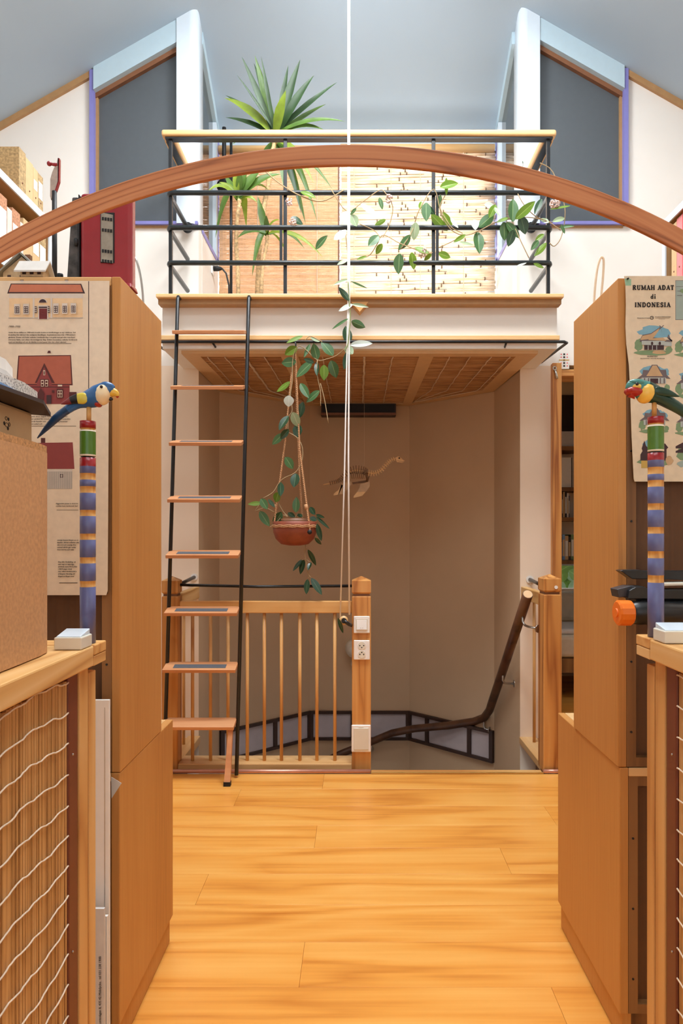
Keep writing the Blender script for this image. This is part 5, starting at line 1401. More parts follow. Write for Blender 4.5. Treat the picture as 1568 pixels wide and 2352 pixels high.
sh = [('pr_reddark', [(42, 817), (163, 815.5), (167, 885), (37, 885)]), ('pr_roof2', [(44.5, 819), (161, 817.5), (164, 882), (40.5, 882)]), ('pr_red', rect(48, 884, 160, 928)), ('pr_reddark', rect(48, 888, 160, 890)),
      ('pr_reddark', [(102, 834), (126, 880), (80, 880)]), ('pr_red', [(102, 843), (119, 879), (119, 884), (85, 884), (85, 879)]), ('pr_reddark', rect(93, 871, 112, 889)), ('pr_paper', rect(94.5, 873, 101, 888)), ('pr_paper', rect(104, 873, 110.5, 888)),
      ('pr_reddark', rect(95.7, 875, 100, 880)), ('pr_reddark', rect(105, 875, 109.5, 880)), ('pr_reddark', rect(95.7, 882, 100, 887)), ('pr_reddark', rect(105, 882, 109.5, 887)), ('pr_paper', rect(100, 851, 104.5, 862)), ('pr_reddark', rect(101, 853, 103.5, 861)),
      ('pr_reddark', rect(131, 893, 146, 915)), ('pr_paper', rect(133, 897, 144, 913)), ('pr_reddark', rect(134, 898, 138, 904)), ('pr_reddark', rect(139.5, 898, 143, 904)), ('pr_reddark', rect(134, 905.5, 138, 912)), ('pr_reddark', rect(139.5, 905.5, 143, 912)),
      ('pr_reddark', [(95, 891), (103, 905), (101, 924), (89, 924), (87, 905)]), ('pr_dark', rect(108, 908, 119, 928)), ('pr_paper', rect(134, 884.5, 144, 888)), ('pr_reddark', rect(120.5, 897, 126, 903)), ('pr_reddark', rect(160, 901, 177, 926)), ('pr_reddark', [(110, 812), (118, 812), (117, 806.5), (112, 806.5)])]
prints('house_picture', sh, DPp, pL)
sh = [('pr_reddark', rect(94, 1006, 104, 1022)), ('pr_red', [(40, 1018), (167, 1016), (171, 1077), (40, 1077)]), ('pr_grey', rect(60, 1078, 166, 1123)), ('pr_stone', rect(60, 1079, 166, 1083)), ('pr_dark', rect(138, 1089, 145, 1097)), ('pr_grey', rect(139.5, 1090.5, 143.5, 1095.5))]
for x in range(112, 166, 5): sh.append(('pr_stone', rect(x, 1084, x + .8, 1122)))
prints('house_picture', sh, DPp, pL)
q = P(19, 752, DPp - .0015); kz = DPp / F
lettering('1900\u20131930', (q.x, q.y, q.z), 6.0 * kz, pL, 'inksoft', shear=.25)
q = P(19, 765, DPp - .0015)
lettering('Under f\u00f6rsta h\u00e4lften av 1900-talet bredde bruket av br\u00e4dfodringar ut sig i st\u00e4derna. Gul\nlinoljef\u00e4rg blev d\u00e4rmed den vanligaste fasadf\u00e4rgen. Inspirationen kom fr\u00e5n 1700-talsherr-\ng\u00e5rdarna. Knutar och foder m\u00e5lades i avvikande f\u00e4rg, t ex gr\u00e5tt mot gul eller rosa fasad.\nD\u00f6rrarna f\u00f6ljde, som oftast, f\u00f6nsterb\u00e5garnas f\u00e4rg. Enklare bostadshus m\u00e5lades fortfarande\nmed r\u00f6d slamf\u00e4rg och om de kl\u00e4ddes in med panel, blev den oftast oljestad.', (q.x, q.y, q.z), 4.35 * kz, pL, 'inksoft', shear=.25, line=1.28)
q = P(72, 958, DPp - .0015)
lettering('som dessa byggda h\u00e4lften ............... till \u00f6ver\nen symbol f\u00f6r svensk ................... den popul\u00e4ra\nr\u00f6da fasader och .................. tydlig kontrast\nen enkel och ................', (q.x, q.y, q.z), 4.8 * kz, pL, 'inksoft', shear=.25, line=1.2)
q = P(128, 1158, DPp - .0015)
lettering('Byggnaden passar in dock kn\nmycket hem markerade had', (q.x, q.y, q.z), 4.4 * kz, pL, 'inksoft', shear=.25, line=1.3)
q = P(131, 1242, DPp - .0015)
lettering('sverige bestod f\u00e4rgen av en\nfasader, d\u00f6rrar m\u00e5lades ofta\ndet r\u00f6d och ovanlig f\u00f6re\nnatural d\u00e4rf\u00f6r ger sedan\nfrom borrta och m\u00e5la', (q.x, q.y, q.z), 4.4 * kz, pL, 'ink', shear=.25, line=1.25)
q = P(133, 1292, DPp - .0015)
lettering('f\u00e4rg eller linoljef\u00e4rg, en\nmer vojs ar naturliga\nanv\u00e4nda mera NCS (Nat\ni NCS anger dock\nsmi, vilket bindemedel a\nef f\u00e4rgens blanding, bl\nf\u00e4rgen av f\u00e4rger med', (q.x, q.y, q.z), 4.4 * kz, pL, 'ink', shear=.25, line=1.25)
prints('small_print_line', [('inksoft', rect(20, 788.5, 164, 789.6)), ('inksoft', rect(130, 1171, 180, 1172)), ('inksoft', rect(136, 1338, 178, 1339.6)), ('inksoft', rect(72, 978, 175, 979))], DPp, pL)

DPr = 1.546
pR = thing('house_poster', (.8, DPr, 1.29), 'beige poster of painted Indonesian stilt houses on the right cabinet', 'poster')
edge = [(1433, 634), (1436, 655), (1437, 700), (1436, 750), (1438, 790), (1444, 840), (1447, 900), (1450, 1000), (1455, 1100)]
pts = [P(x, y, DPr) for x, y in edge]
pts += [Vector((P(1457, 0, DPr).x, DPr, P(0, 1106, DPr).z)), Vector((1.05, DPr, P(0, 1106, DPr).z)), Vector((1.05, DPr, P(0, 633, DPr).z))]
MB().prism(pts[::-1], (0, .0012, 0)).build('sheet', 'pr_paper2', pR)
prints('tape', [('tape_green', [(1434, 640), (1449, 641), (1449, 656), (1436, 656)])], DPr, pR)
MB().ball(P(1441.5, 640, DPr - .003), .0028, .004, .002, n=8).build('pin', 'blackmatte', pR)
# heading in heavy slab letters, built stroke by stroke (unit cell 0..w x 0..1)
def GL(ch):
    k, t = .20, .10   # heavy and light stroke
    s = lambda x: [((x - .17, .045), (x + .17, .045), .09)]
    st = lambda x: [((x - .17, .955), (x + .17, .955), .09)]
    def arc_(cx, cy, rx, ry, a0, a1, w, n=12):
        p = [(cx + rx * math.cos(math.radians(a0 + (a1 - a0) * i / n)), cy + ry * math.sin(math.radians(a0 + (a1 - a0) * i / n))) for i in range(n + 1)]
        return [(p[i], p[i + 1], w) for i in range(n)]
    V = lambda x, w, y0=0, y1=1: [((x, y0), (x, y1), w)]
    if ch == 'I': return .42, V(.2, k) + s(.2) + st(.2)
    if ch == 'R': return .86, V(.2, k) + s(.2) + [((.03, .955), (.4, .955), .09)] + arc_(.4, .75, .24, .21, 90, -90, .17) + [((.2, .52), (.42, .52), .08), ((.42, .5), (.70, .03), .19), ((.6, .045), (.86, .045), .09)]
    if ch == 'U': return .86, V(.2, k, .3) + st(.2) + V(.68, t, .3) + st(.68) + arc_(.44, .3, .24, .25, 180, 360, .14)
    if ch == 'M': return 1.12, V(.18, t) + s(.18) + V(.94, k) + s(.94) + [((.2, .97), (.55, .1), .19), ((.55, .1), (.9, .97), .09), ((.02, .955), (.3, .955), .09), ((.84, .955), (1.1, .955), .09)]
    if ch == 'A': return .88, [((.16, .03), (.44, .98), .09), ((.44, .98), (.73, .03), .2), ((.26, .32), (.62, .32), .08)] + s(.14) + s(.74)
    if ch == 'H': return .94, V(.2, k) + V(.74, k) + s(.2) + s(.74) + st(.2) + st(.74) + [((.2, .5), (.74, .5), .09)]
    if ch == 'D': return .88, V(.2, k) + [((.03, .045), (.38, .045), .09), ((.03, .955), (.38, .955), .09)] + arc_(.36, .5, .36, .455, -90, 90, .17)
    if ch == 'T': return .78, V(.39, k) + s(.39) + [((.03, .95), (.75, .95), .1), ((.07, .72), (.07, .98), .08), ((.71, .72), (.71, .98), .08)]
    if ch == 'N': return .94, V(.18, t) + s(.18) + V(.76, t) + st(.76) + [((.2, .96), (.74, .05), .2), ((.02, .955), (.3, .955), .09)]
    if ch == 'O': return .92, arc_(.45, .5, .33, .43, 0, 360, .18, 22)
    if ch == 'E': return .76, V(.2, k) + [((.03, .045), (.66, .045), .09), ((.03, .955), (.64, .955), .09), ((.2, .52), (.5, .52), .08), ((.64, .02), (.66, .28), .08), ((.62, .98), (.62, .74), .08), ((.5, .4), (.5, .64), .07)]
    if ch == 'S': return .70, arc_(.34, .74, .22, .2, 20, 270, .15) + arc_(.34, .27, .23, .22, 90, -160, .15) + [((.6, .7), (.6, .97), .07), ((.08, .03), (.08, .3), .07)]
    if ch == 'd': return .70, V(.54, .16, 0, 1.0) + [((.42, .96), (.54, .96), .08), ((.54, .045), (.68, .045), .09)] + arc_(.32, .3, .19, .25, 0, 360, .14, 16)
    if ch == 'i': return .40, V(.2, .17, 0, .6) + [((.04, .045), (.36, .045), .09), ((.08, .57), (.2, .57), .08), ((.2, .78), (.2, .96), .18)]
    return .42, []
def slab(text, x0, x1, y0, y1):
    """fit the word between x0..x1 and cap line y0..base line y1"""
    tot = sum(GL(c)[0] for c in text) + .10 * (len(text) - 1)
    h = y1 - y0; sx = (x1 - x0) / tot
    mb = MB(); cx = x0; n = 0
    for c in text:
        w, strokes = GL(c)
        for (a, b, th) in strokes:
            ax, ay, bx, by = cx + a[0] * sx, y1 - a[1] * h, cx + b[0] * sx, y1 - b[1] * h
            A_, B_ = Vector((ax, ay)), Vector((bx, by)); dv = (B_ - A_)
            if dv.length < 1e-6: continue
            th = th * 1.35 + .02; dv.normalize(); nv = Vector((-dv.y, dv.x)) * th * h * .5; ex = dv * (th * h * .12)
            poly = [A_ - ex + nv, B_ + ex + nv, B_ + ex - nv, A_ - ex - nv]
            p3 = [P(v.x, v.y, DPr) - Vector((0, .0006 + .000004 * n, 0)) for v in poly]
            mb.add(p3, [[0, 1, 2, 3]]); n += 1
        cx += (w + .10) * sx
    return mb.build('lettering', 'ink', pR)
slab('RUMAH ADAT', 1452, 1547, 655.5, 666); slab('di', 1493, 1505.5, 676, 686); slab('INDONESIA', 1457, 1539, 695, 705.5)
prints('emblem', [('ink', ell(1496.5, 730, 4.4, 4.3)), ('pr_paper2', ell(1496.5, 730, 2.8, 2.8)), ('ink', ell(1497, 730, 1.6, 1.2))], DPr, pR)
lettering('Dikeluarkan di Cetakan', P(1463, 731.5, DPr - .001), 3.2 * DPr / F, pR, 'inksoft'); lettering('PT KARYA PEMBANGUNAN', P(1504, 729, DPr - .001), 2.9 * DPr / F, pR, 'inksoft')
prints('small_print_line', [('inksoft', rect(1504, 730.8, 1537, 731.4)), ('inksoft', rect(1512, 732.5, 1527, 733))], DPr, pR)
prints('map_picture', [('pr_slate', rect(1550.5, 644, 1690, 735)), ('pr_map', rect(1551.3, 645, 1689, 734)), ('pr_slate', rect(1552, 657.6, 1568, 658.4)), ('pr_green', blob(1566, 668, 6, 5)), ('pr_slate', rect(1555, 668.5, 1563, 669.4)), ('pr_slate', rect(1554, 678, 1566, 679))], DPr, pR)
def stilt(ox, oy, s, tall=True, dark=False):
    f = lambda l: [(ox + x * s, oy + y * s) for x, y in l]
    o = [('pr_blue', f(blob(42, 16, 34, 14))), ('pr_blue', f(blob(68, 20, 18, 13))), ('pr_green', f(blob(10, 48, 11, 16))), ('pr_green', f(blob(42, 66, 44, 7))), ('pr_tan', f(blob(58, 65, 18, 5))), ('pr_green', f(blob(80, 58, 8, 9)))]
    if tall:
        o += [('pr_slate', f([(12, 36), (18, 24), (38, 20), (60, 5), (66, 35), (88, 36), (76, 30), (79, 22), (87, 40), (12, 40)])), ('pr_tan', f([(13, 36), (18, 26), (38, 22), (58, 8), (52, 24), (40, 33)])), ('pr_blue', f([(44, 30), (60, 9), (66, 32)])),
              ('pr_tan', f([(32, 33), (66, 30), (74, 38), (32, 36)])), ('pr_house', f([(16, 38), (70, 38), (70, 50), (16, 47)])), ('pr_dark', f(rect(22, 48, 68, 59))), ('pr_house', f([(70, 40), (86, 41), (86, 50), (70, 50)]))]
        for x in (30, 40, 50): o.append(('pr_house', f(rect(x, 49, x + 1.6, 60))))
        for x in (40, 58): o.append(('pr_dark', f(ell(x, 44, 2.6, 4))))
        o += [('pr_slate', f([(58, 2), (63, 7), (62, 8), (56, 3)])), ('pr_slate', f([(68, 2), (61, 9), (60, 8), (66, 1.5)]))]
    else:
        o += [('pr_slate', f([(2, 36), (16, 25), (18, 13), (32, 14), (40, 0), (54, 0), (62, 13), (76, 13), (78, 26), (88, 36), (60, 32), (30, 32)])), ('pr_tan' if not dark else 'pr_slate', f([(34, 16), (42, 2), (52, 2), (60, 16), (68, 29), (26, 29)])), ('pr_house', f(rect(14, 33, 76, 48))), ('pr_dark', f(rect(36, 35, 56, 48)))]
        for x in (20, 30, 60, 70): o.append(('pr_slate', f(rect(x, 34, x + 3, 48))))
    return o
prints('house_picture', stilt(1457, 746, .98), DPr, pR); prints('house_picture', stilt(1460, 838, .9, False), DPr, pR); prints('house_picture', stilt(1466, 938, .8, False, True), DPr, pR)
prints('house_picture', stilt(1549, 750, .98), DPr, pR); prints('house_picture', stilt(1550, 850, .9, False), DPr, pR); prints('house_picture', stilt(1550, 940, .85, False, True), DPr, pR)
sh = [('pr_blue', blob(1498, 1020, 26, 16)), ('pr_green', blob(1504, 1062, 40, 14)), ('pr_yellow', rect(1472, 1055, 1492, 1075)), ('pr_dark', [(1479, 1012), (1483, 1024), (1488, 1030), (1486, 1036), (1492, 1044), (1492, 1058), (1470, 1058), (1470, 1044), (1475, 1036), (1473, 1030)]),
      ('pr_dark', [(1526, 1018), (1534, 1028), (1530, 1032), (1530, 1058), (1522, 1058), (1522, 1032), (1516, 1030)]), ('pr_tan', blob(1536, 1058, 10, 12))]
prints('temple_picture', sh, DPr, pR)
sh = [('pr_green', blob(1575, 1040, 24, 20)), ('pr_dark', [(1551, 1025), (1570, 1015), (1592, 1025), (1592, 1030), (1551, 1030)]), ('pr_dark', [(1551, 1036), (1570, 1028), (1592, 1036), (1592, 1040), (1551, 1040)]), ('pr_map', blob(1572, 1066, 20, 9))]
prints('temple_picture', sh, DPr, pR)
for py_ in (820, 912): lettering('PROPINSI RIAU', P(1498, py_, DPr - .001), 3.6 * DPr / F, pR, 'ink', align='CENTER') if py_ == 820 else None
lettering('Selaso Jatuh Kembar - Rumah Adat, Balai Salaso Jatuh', P(1498, 824, DPr - .001), 2.6 * DPr / F, pR, 'inksoft', align='CENTER')

# ================================================================== ON AND BEHIND THE CABINETS
zc = 1.7425
M['lacquer'] = plain('red_lacquer', S(150, 40, 48), 0.25, vary=0.08, scale=12); M['wornblack'] = plain('worn_black_wood', S(70, 66, 64), 0.6, vary=0.7, scale=45)
M['zinc'] = plain('tarnished_plate', S(156, 148, 134), 0.4, metal=0.4, vary=0.15, scale=60)
ac = thing('accordion', (-.59, 1.64, zc), 'red lacquered box instrument with a slotted metal plate on the left cabinet', 'instrument')
D6 = 1.60
a = P(183, 636, D6); b = P(302, 442, D6)
o = MB().box(a.x, b.x, D6, D6 + .035, zc + .001, b.z).build('red_case', 'lacquer', ac); bevel(o, .009, 3)
q0, q1 = P(231, 604, D6), P(263, 489, D6)
MB().box(q0.x, q1.x, D6 - .0015, D6 + .001, q0.z, q1.z).build('frame_shadow', 'blackmatte', ac)
gr = MB().hexa([(q0.x + .002, D6 - .003, q0.z + .002), (q1.x - .003, D6 - .003, q0.z - .0015), (q1.x - .003, D6 - .001, q0.z - .0015), (q0.x + .002, D6 - .001, q0.z + .002)],
               [(q0.x + .002, D6 - .003, q1.z), (q1.x - .003, D6 - .003, q1.z - .006), (q1.x - .003, D6 - .001, q1.z - .006), (q0.x + .002, D6 - .001, q1.z)]).build('grille', 'zinc', ac)
for yy in (502, 528, 576, 599):
    for k in range(4):
        q = P(236 + k * 6.3, yy + k * .8, D6 - .004)
        MB().box(q.x - .0022, q.x + .0022, D6 - .0045, D6 - .002, q.z - .0035, q.z + .0035).build('slot', 'blackmatte', gr)
f0, f1 = P(186, 634, D6), P(305, 628, D6)
o = MB().hexa([(a.x + .005, D6 - .012, zc + .001), (b.x + .004, D6 - .012, zc + .001), (b.x + .004, D6 + .04, zc + .001), (a.x + .005, D6 + .04, zc + .001)], [(a.x + .02, D6 - .004, zc + .014), (b.x, D6 - .004, zc + .014), (b.x, D6 + .037, zc + .014), (a.x + .02, D6 + .037, zc + .014)]).build('foot', 'lacquer', ac); bevel(o, .003)
k0, k1 = P(150, 636, D6), P(180, 447, D6)
o = MB().box(k1.x, a.x - .0005, D6 - .002, D6 + .035, zc + .001, k1.z).build('black_edge', 'blackmatte', ac); bevel(o, .003)
o = MB().hexa([(k0.x, D6 + .002, zc + .001), (k1.x - .0005, D6 + .002, zc + .001), (k1.x - .0005, D6 + .09, zc + .001), (k0.x, D6 + .09, zc + .001)], [(k0.x + .014, D6 + .002, k1.z - .004), (k1.x - .0005, D6 + .002, k1.z - .004), (k1.x - .0005, D6 + .09, k1.z - .004), (k0.x + .014, D6 + .09, k1.z - .004)]).build('worn_board', 'wornblack', ac); bevel(o, .004)
q = P(174, 556, D6 - .004); MB().ball(q, .006, .006, .010, n=10).build('button', 'blackmatte', ac)
# standing instrument neck with a peg
D7 = 1.74
M['greywood'] = plain('pale_grey_wood', S(178, 160, 148), 0.6, vary=0.15, scale=60)
nk = thing('instrument_neck', P(128, 600, D7), 'dark instrument neck with a red edged head and one red peg', 'instrument')
c7 = lambda x, y: P(x / 4.612, 320 + y / 4.612, D7)
MB().prism([c7(*p) for p in ((612, 200), (622, 205), (618, 440), (580, 540), (540, 640), (530, 600), (532, 420), (552, 350), (575, 295), (590, 290))], (0, .008, 0)).build('head', 'greywood', nk)
MB().prism([c7(*p) for p in ((612, 195), (628, 200), (630, 215), (627, 445), (592, 548), (580, 545), (612, 440))], (0, .008, 0)).build('head_edge', 'lacquer', nk)
MB().ball(c7(522, 258), .0062, n=12).build('peg_knob', 'lacquer', nk); MB().tube([c7(540, 262), c7(580, 270), c7(608, 262)], [.0034, .0045, .0038], 8).build('peg_shaft', 'lacquer', nk)
q0 = c7(576, 550); q1 = c7(580, 1000); q1.z = zc + .002
MB().tube([q0, q0.lerp(q1, .5), Vector((q0.x, D7, zc + .03))], [.0058, .0062, .0066], 12).build('neck', 'blackmatte', nk)
MB().lathe([(.022, 0), (.026, .006), (.022, .03), (.006, .036)], (q0.x, D7, zc + .001), 16).build('foot', 'blackmatte', nk)
q = P(138, 606, 1.64)
tag(MB().lathe([(.007, 0), (.0072, .045), (.0068, .050), (.002, .051)], (q.x, 1.64, zc + .0005), 14).build('black_canister', 'blackmatte'), 'small black upright canister left of the red instrument', 'canister')
# little house models
M['hm_wall'] = plain('model_wall', S(190, 164, 128), 0.7, vary=0.15, scale=90); M['hm_roof'] = plain('grey_model_roof', S(136, 134, 124), 0.7); M['hm_roof2'] = plain('pale_model_roof', S(206, 200, 192), 0.7)
def little_house(cx, y0, y1, w, hw, hr, roofm, label, chim=False, ridge='Y'):
    t = thing('model_house', (cx, (y0 + y1) / 2, zc), label, 'model')
    MB().box(cx - w / 2, cx + w / 2, y0, y1, zc + .001, zc + hw).build('walls', 'hm_wall', t)
    ov = .010; z0 = zc + hw; z1 = zc + hr
    if ridge == 'Y':
        MB().prism([(cx - w / 2, y0, z0), (cx + w / 2, y0, z0), (cx, y0, z1 - .004)], (0, y1 - y0, 0)).build('gable', 'hm_wall', t)
        for s_ in (-1, 1):
            e = Vector((cx + s_ * (w / 2 + ov), 0, z0 - ov * (z1 - z0) / (w / 2)))
            MB().prism([(e.x, y0 - ov, e.z), (cx, y0 - ov, z1), (cx, y0 - ov, z1 + .005), (e.x, y0 - ov, e.z + .005)], (0, y1 - y0 + 2 * ov, 0)).build('roof_slope', roofm, t)
    else:
        ym = (y0 + y1) / 2
        MB().prism([(cx - w / 2, y0, z0), (cx - w / 2, y1, z0), (cx - w / 2, ym, z1 - .003)], (w, 0, 0)).build('gable', 'hm_wall', t)
        for (ya, s_) in ((y0, -1), (y1, 1)):
            ye_ = ya + s_ * ov; ze = z0 - ov * (z1 - z0) / ((y1 - y0) / 2)
            MB().prism([(cx - w / 2 - ov, ye_, ze), (cx - w / 2 - ov, ym, z1), (cx - w / 2 - ov, ym, z1 + .004), (cx - w / 2 - ov, ye_, ze + .004)], (w + 2 * ov, 0, 0)).build('roof_slope', roofm, t)
    for k in range(3):
        x = cx - w / 2 + w * (k + .5) / 3
        MB().box(x - .004, x + .004, y0 - .0008, y0, zc + hw * .3, zc + hw * .75).build('window', 'framebrown', t)
    if chim: MB().box(cx - .006, cx + .006, (y0 + y1) / 2 - .005, (y0 + y1) / 2 + .006, z1 - .012, z1 + .012).build('chimney', 'bronze', t)
little_house(P(52, 0, 1.57).x, 1.565, 1.63, .085, .026, .066, 'hm_roof', 'larger grey roofed model house on the left cabinet', True)
little_house(P(80, 0, 1.54).x, 1.525, 1.555, .050, .020, .038, 'hm_roof2', 'small pale roofed model house in front of the larger one', False, 'X')
# thin rods behind the cabinets
tag(MB().tube(smooth_path([(P(301, 0, 1.90).x, 1.90, P(0, 588, 1.9).z), P(312, 596, 1.90), P(322, 632, 1.90), P(328, 680, 1.90), P(330, 740, 1.90), P(330.5, 820, 1.90), P(331, 1000, 1.90), Vector((P(331, 0, 1.9).x, 1.90, .638))], 6), .0032, 8).build('bent_rod', 'steel'), 'thin grey bent metal rod behind the left cabinet', 'rod')
tag(MB().tube(smooth_path([Vector((P(1362, 0, 1.95).x, 1.95, .638)), P(1362, 1000, 1.95), P(1362.5, 800, 1.95), P(1364, 690, 1.95), P(1370, 625, 1.95), P(1377, 596, 1.95), P(1382, 591, 1.95), P(1386, 600, 1.95), P(1384, 640, 1.95), P(1380, 690, 1.95), P(1379, 800, 1.95), P(1378, 1000, 1.95), Vector((P(1378, 0, 1.95).x, 1.95, .638))], 6), .0034, 8).build('bent_cane', 'twine'), 'pale cane bent into a narrow loop behind the right cabinet', 'cane')

# side bookcases with file boxes
def bookcase(xf, sg, label):
    X = lambda a: xf - sg * a
    t = thing('bookcase', (X(.15), 2.2, 0), label, 'bookcase')
    for y0, y1 in ((1.95, 1.975), (2.775, 2.80)):
        u = MB().box(X(.006), X(.30), y0, y1, 0, 2.42).build('upright', 'tantrim', t)
        MB().box(X(0), X(.006), y0 - .001, y1 + .001, 0, 2.42).build('edge_band', 'post', u)
    for z in (.1, .65, 1.0, 1.35, 1.75, 2.12, 2.42):
        u = MB().box(X(.006), X(.30), 1.975 if z < 2.4 else 1.95, 2.775 if z < 2.4 else 2.80, z, z + .028).build('shelf', 'tantrim', t)
        MB().box(X(0), X(.006), 1.975 if z < 2.4 else 1.949, 2.775 if z < 2.4 else 2.801, z - .0005, z + .0285).build('edge_band', 'post', u)
    MB().box(X(.30), X(.306), 1.95, 2.80, .0, 2.448).build('back', 'white', t)
    return t
bookcase(-1.25, 1, 'tall tan bookcase with white edges full of file boxes on the left')
bookcase(1.25, -1, 'tall tan bookcase with white edges and red boxes on the right')
M['cork'] = plain('crackled_cork_paper', S(176, 148, 104), 0.8, vary=0.35, scale=120); M['kraft'] = plain('kraft_card', S(212, 178, 132), 0.8, vary=0.05, scale=40)
M['brickpaper'] = plain('rust_patterned_paper', S(190, 136, 102), 0.8, vary=0.3, scale=140); M['filewhite'] = plain('white_card', S(226, 218, 204), 0.8)
M['pink'] = plain('pink_card', S(232, 140, 142), 0.6); M['redcard'] = plain('red_card', S(226, 66, 76), 0.5)
def filebox(xf, sg, y0, y1, z, h, mt, label, lab=None, group=None, cut=.0, nm='file_box'):
    X = lambda a: xf - sg * a
    t = thing(nm, (X(.12), (y0 + y1) / 2, z), label, 'file box', group)
    g = .0008
    m = MB().hexa([(X(.0), y0 + g, z), (X(.0), y1 - g, z), (X(.24), y1 - g, z), (X(.24), y0 + g, z)], [(X(.0), y0 + g, z + h), (X(.0), y1 - g, z + h - cut), (X(.24), y1 - g, z + h - cut), (X(.24), y0 + g, z + h)])
    m.build('case', mt, t)
    if lab:
        MB().box(X(-.0006), X(.0), y0 + .005, y1 - .005, z + h * lab[0], z + h * lab[1]).build('paper_label', 'whitepaper', t)
    MB().ball((X(0), (y0 + y1) / 2, z + h * .25), .0035, n=8).build('finger_hole', 'bronze', t)
zt1 = 2.449
for (a, b, h, mt, lb, lab) in ((2.548, 2.60, .165, 'cork', None, 'crackled cork paper file box nearest the viewer on top of the left bookcase'), (2.60, 2.66, .155, 'kraft', None, 'plain kraft file box second in the row on top of the left bookcase'),
                               (2.66, 2.70, .15, 'kraft', (.45, .7), 'kraft file box with a half height white label on top of the left bookcase'), (2.70, 2.744, .148, 'cork', (.35, .8), 'cork paper file box with a tall white label, last on top of the left bookcase')):
    filebox(-1.262, 1, a, b, zt1, h, mt, lab, lb)
ed = [2.405, 2.462, 2.498, 2.558, 2.582, 2.655, 2.712, 2.77]
for k, (mt, h, lb, lab) in enumerate((('brickpaper', .225, (.3, .8), 'rust patterned file box with a white label at the left edge of the second shelf'), ('filewhite', .20, None, 'slim white file box between two rust patterned ones'), ('brickpaper', .215, (.25, .75), 'rust patterned file box with a white label in the middle of the second shelf'),
                                      ('filewhite', .19, None, 'narrow white folder right of the middle rust patterned file box'), ('kraft', .215, None, 'wide plain kraft file box on the second shelf'), ('kraft', .21, (.55, .8), 'kraft file box with a small white label on the second shelf'), ('cork', .215, (.35, .8), 'cork file box with a white label beside the bookcase end'))):
    filebox(-1.262, 1, ed[k], ed[k + 1], 2.149, h, mt, lab, lb)
for k in range(4):
    filebox(-1.262, 1, 2.40 + k * .06, 2.455 + k * .06, 1.779, .22, 'kraft', ('nearest', 'second', 'third', 'farthest')[k] + ' kraft file box on the third shelf behind the model houses', (.3, .7), 'file boxes on the third shelf')
for (a, b, h, mt, lab) in ((2.698, 2.742, .255, 'kraft', 'pale kraft file box beside the end of the right bookcase'), (2.65, 2.698, .262, 'pink', 'pink file box between a pale and a red one on the right'), (2.58, 2.65, .268, 'redcard', 'bright red file box at the right picture edge')):
    filebox(1.262, -1, a, b, 2.149, h, mt, lab)

# ------------------------------------------------------------------ black tool with an orange knob on the right cabinet back
TD = 1.40
T_ = lambda x, y: (1400 + x / 9.333, 1280 + y / 9.333)
kt = TD / F / 9.333
M['orange'] = plain('orange_plastic', S(236, 118, 28), 0.35, vary=0.04)
tl = thing('bench_tool', P(1500, 1420, TD), 'black bench tool with a faceted orange knob hung behind the right stick', 'tool')
kc = P(*T_(300, 1190), TD)
rotk = Matrix.Translation(kc) @ Matrix.Rotation(math.radians(2), 4, 'Z')
MB().lathe([(.001, -.0175), (.009, -.0175), (.0095, -.0150), (.0225, -.0150), (.0262, -.012), (.0262, .012), (.024, .015)], (0, 0, 0), 14, axis='X', smooth=False).xform(rotk).build('orange_knob', 'orange', tl)
MB().lathe([(.019, .012), (.023, .02), (.0245, .03), (.0245, .20)], (0, 0, 0), 24, axis='X').xform(Matrix.Translation(kc) @ Matrix.Rotation(math.radians(2), 4, 'Z')).build('barrel', 'black', tl)
def tp(poly, d, th, mt, name):
    o = MB().prism([P(*T_(x, y), d) for x, y in poly], (0, th, 0)).build(name, mt, tl); bevel(o, .0015)
tp([(155, 690), (420, 620), (560, 615), (400, 840), (190, 870)], TD, .03, 'darkgrey', 'lever') if False else None
M['darkgrey'] = plain('dark_grey_plastic', S(54, 53, 58), 0.4)
tp([(155, 690), (430, 618), (560, 618), (420, 840), (195, 868)], TD + .012, .04, 'darkgrey', 'lever')
tp([(420, 715), (560, 640), (740, 625), (850, 700), (1900, 690), (1900, 905), (395, 890)], TD + .0, .05, 'black', 'body')
tp([(225, 290), (300, 275), (680, 272), (700, 292), (1900, 292), (1900, 500), (1150, 470), (480, 466)], TD + .04, .03, 'black', 'blade_guard')
tp([(1100, 560), (1900, 545), (1900, 600), (1100, 620)], TD + .01, .05, 'cream_plastic', 'pale_strip')
tp([(560, 900), (1900, 880), (1900, 1450), (640, 1400), (600, 1050)], TD + .04, .06, 'blackmatte', 'frame')
MB().tube([P(*T_(1300, 400), TD + .07), P(*T_(1300, 400), TD + .07) + Vector((0, 1.571 - TD - .07, 0))], .006, 8).build('hook', 'steel', tl)

# ================================================================== DOORWAY DETAILS AND THE BOOK ROOM
sp_ = thing('spanner', P(1276, 855, 3.855), 'small steel spanner hanging on the door jamb', 'tool')
c = P(1273.5, 846, 3.853)
rg = [(c.x + .009 * math.cos(k / 12 * 2 * math.pi), 3.853, c.z + .009 * math.sin(k / 12 * 2 * math.pi)) for k in range(13)]
MB().tube(rg, .0035, 6, cap=False).build('ring', 'steel', sp_)
MB().tube([(c.x + .002, 3.852, c.z - .008), (c.x + .008, 3.85, c.z - .035), (c.x + .012, 3.85, c.z - .058)], [.005, .0065, .007], 8).build('handle', 'steel', sp_)
cdp = thing('paper_charm', P(1296, 850, 3.865), 'white paper charm with red and black marks on the door header', 'card')
a = P(1283.5, 852, 3.866); b = P(1306, 814, 3.866)
MB().box(a.x, b.x, 3.862, 3.866, 2.1005, b.z + (2.1005 - a.z)).build('card', 'whitepaper', cdp)
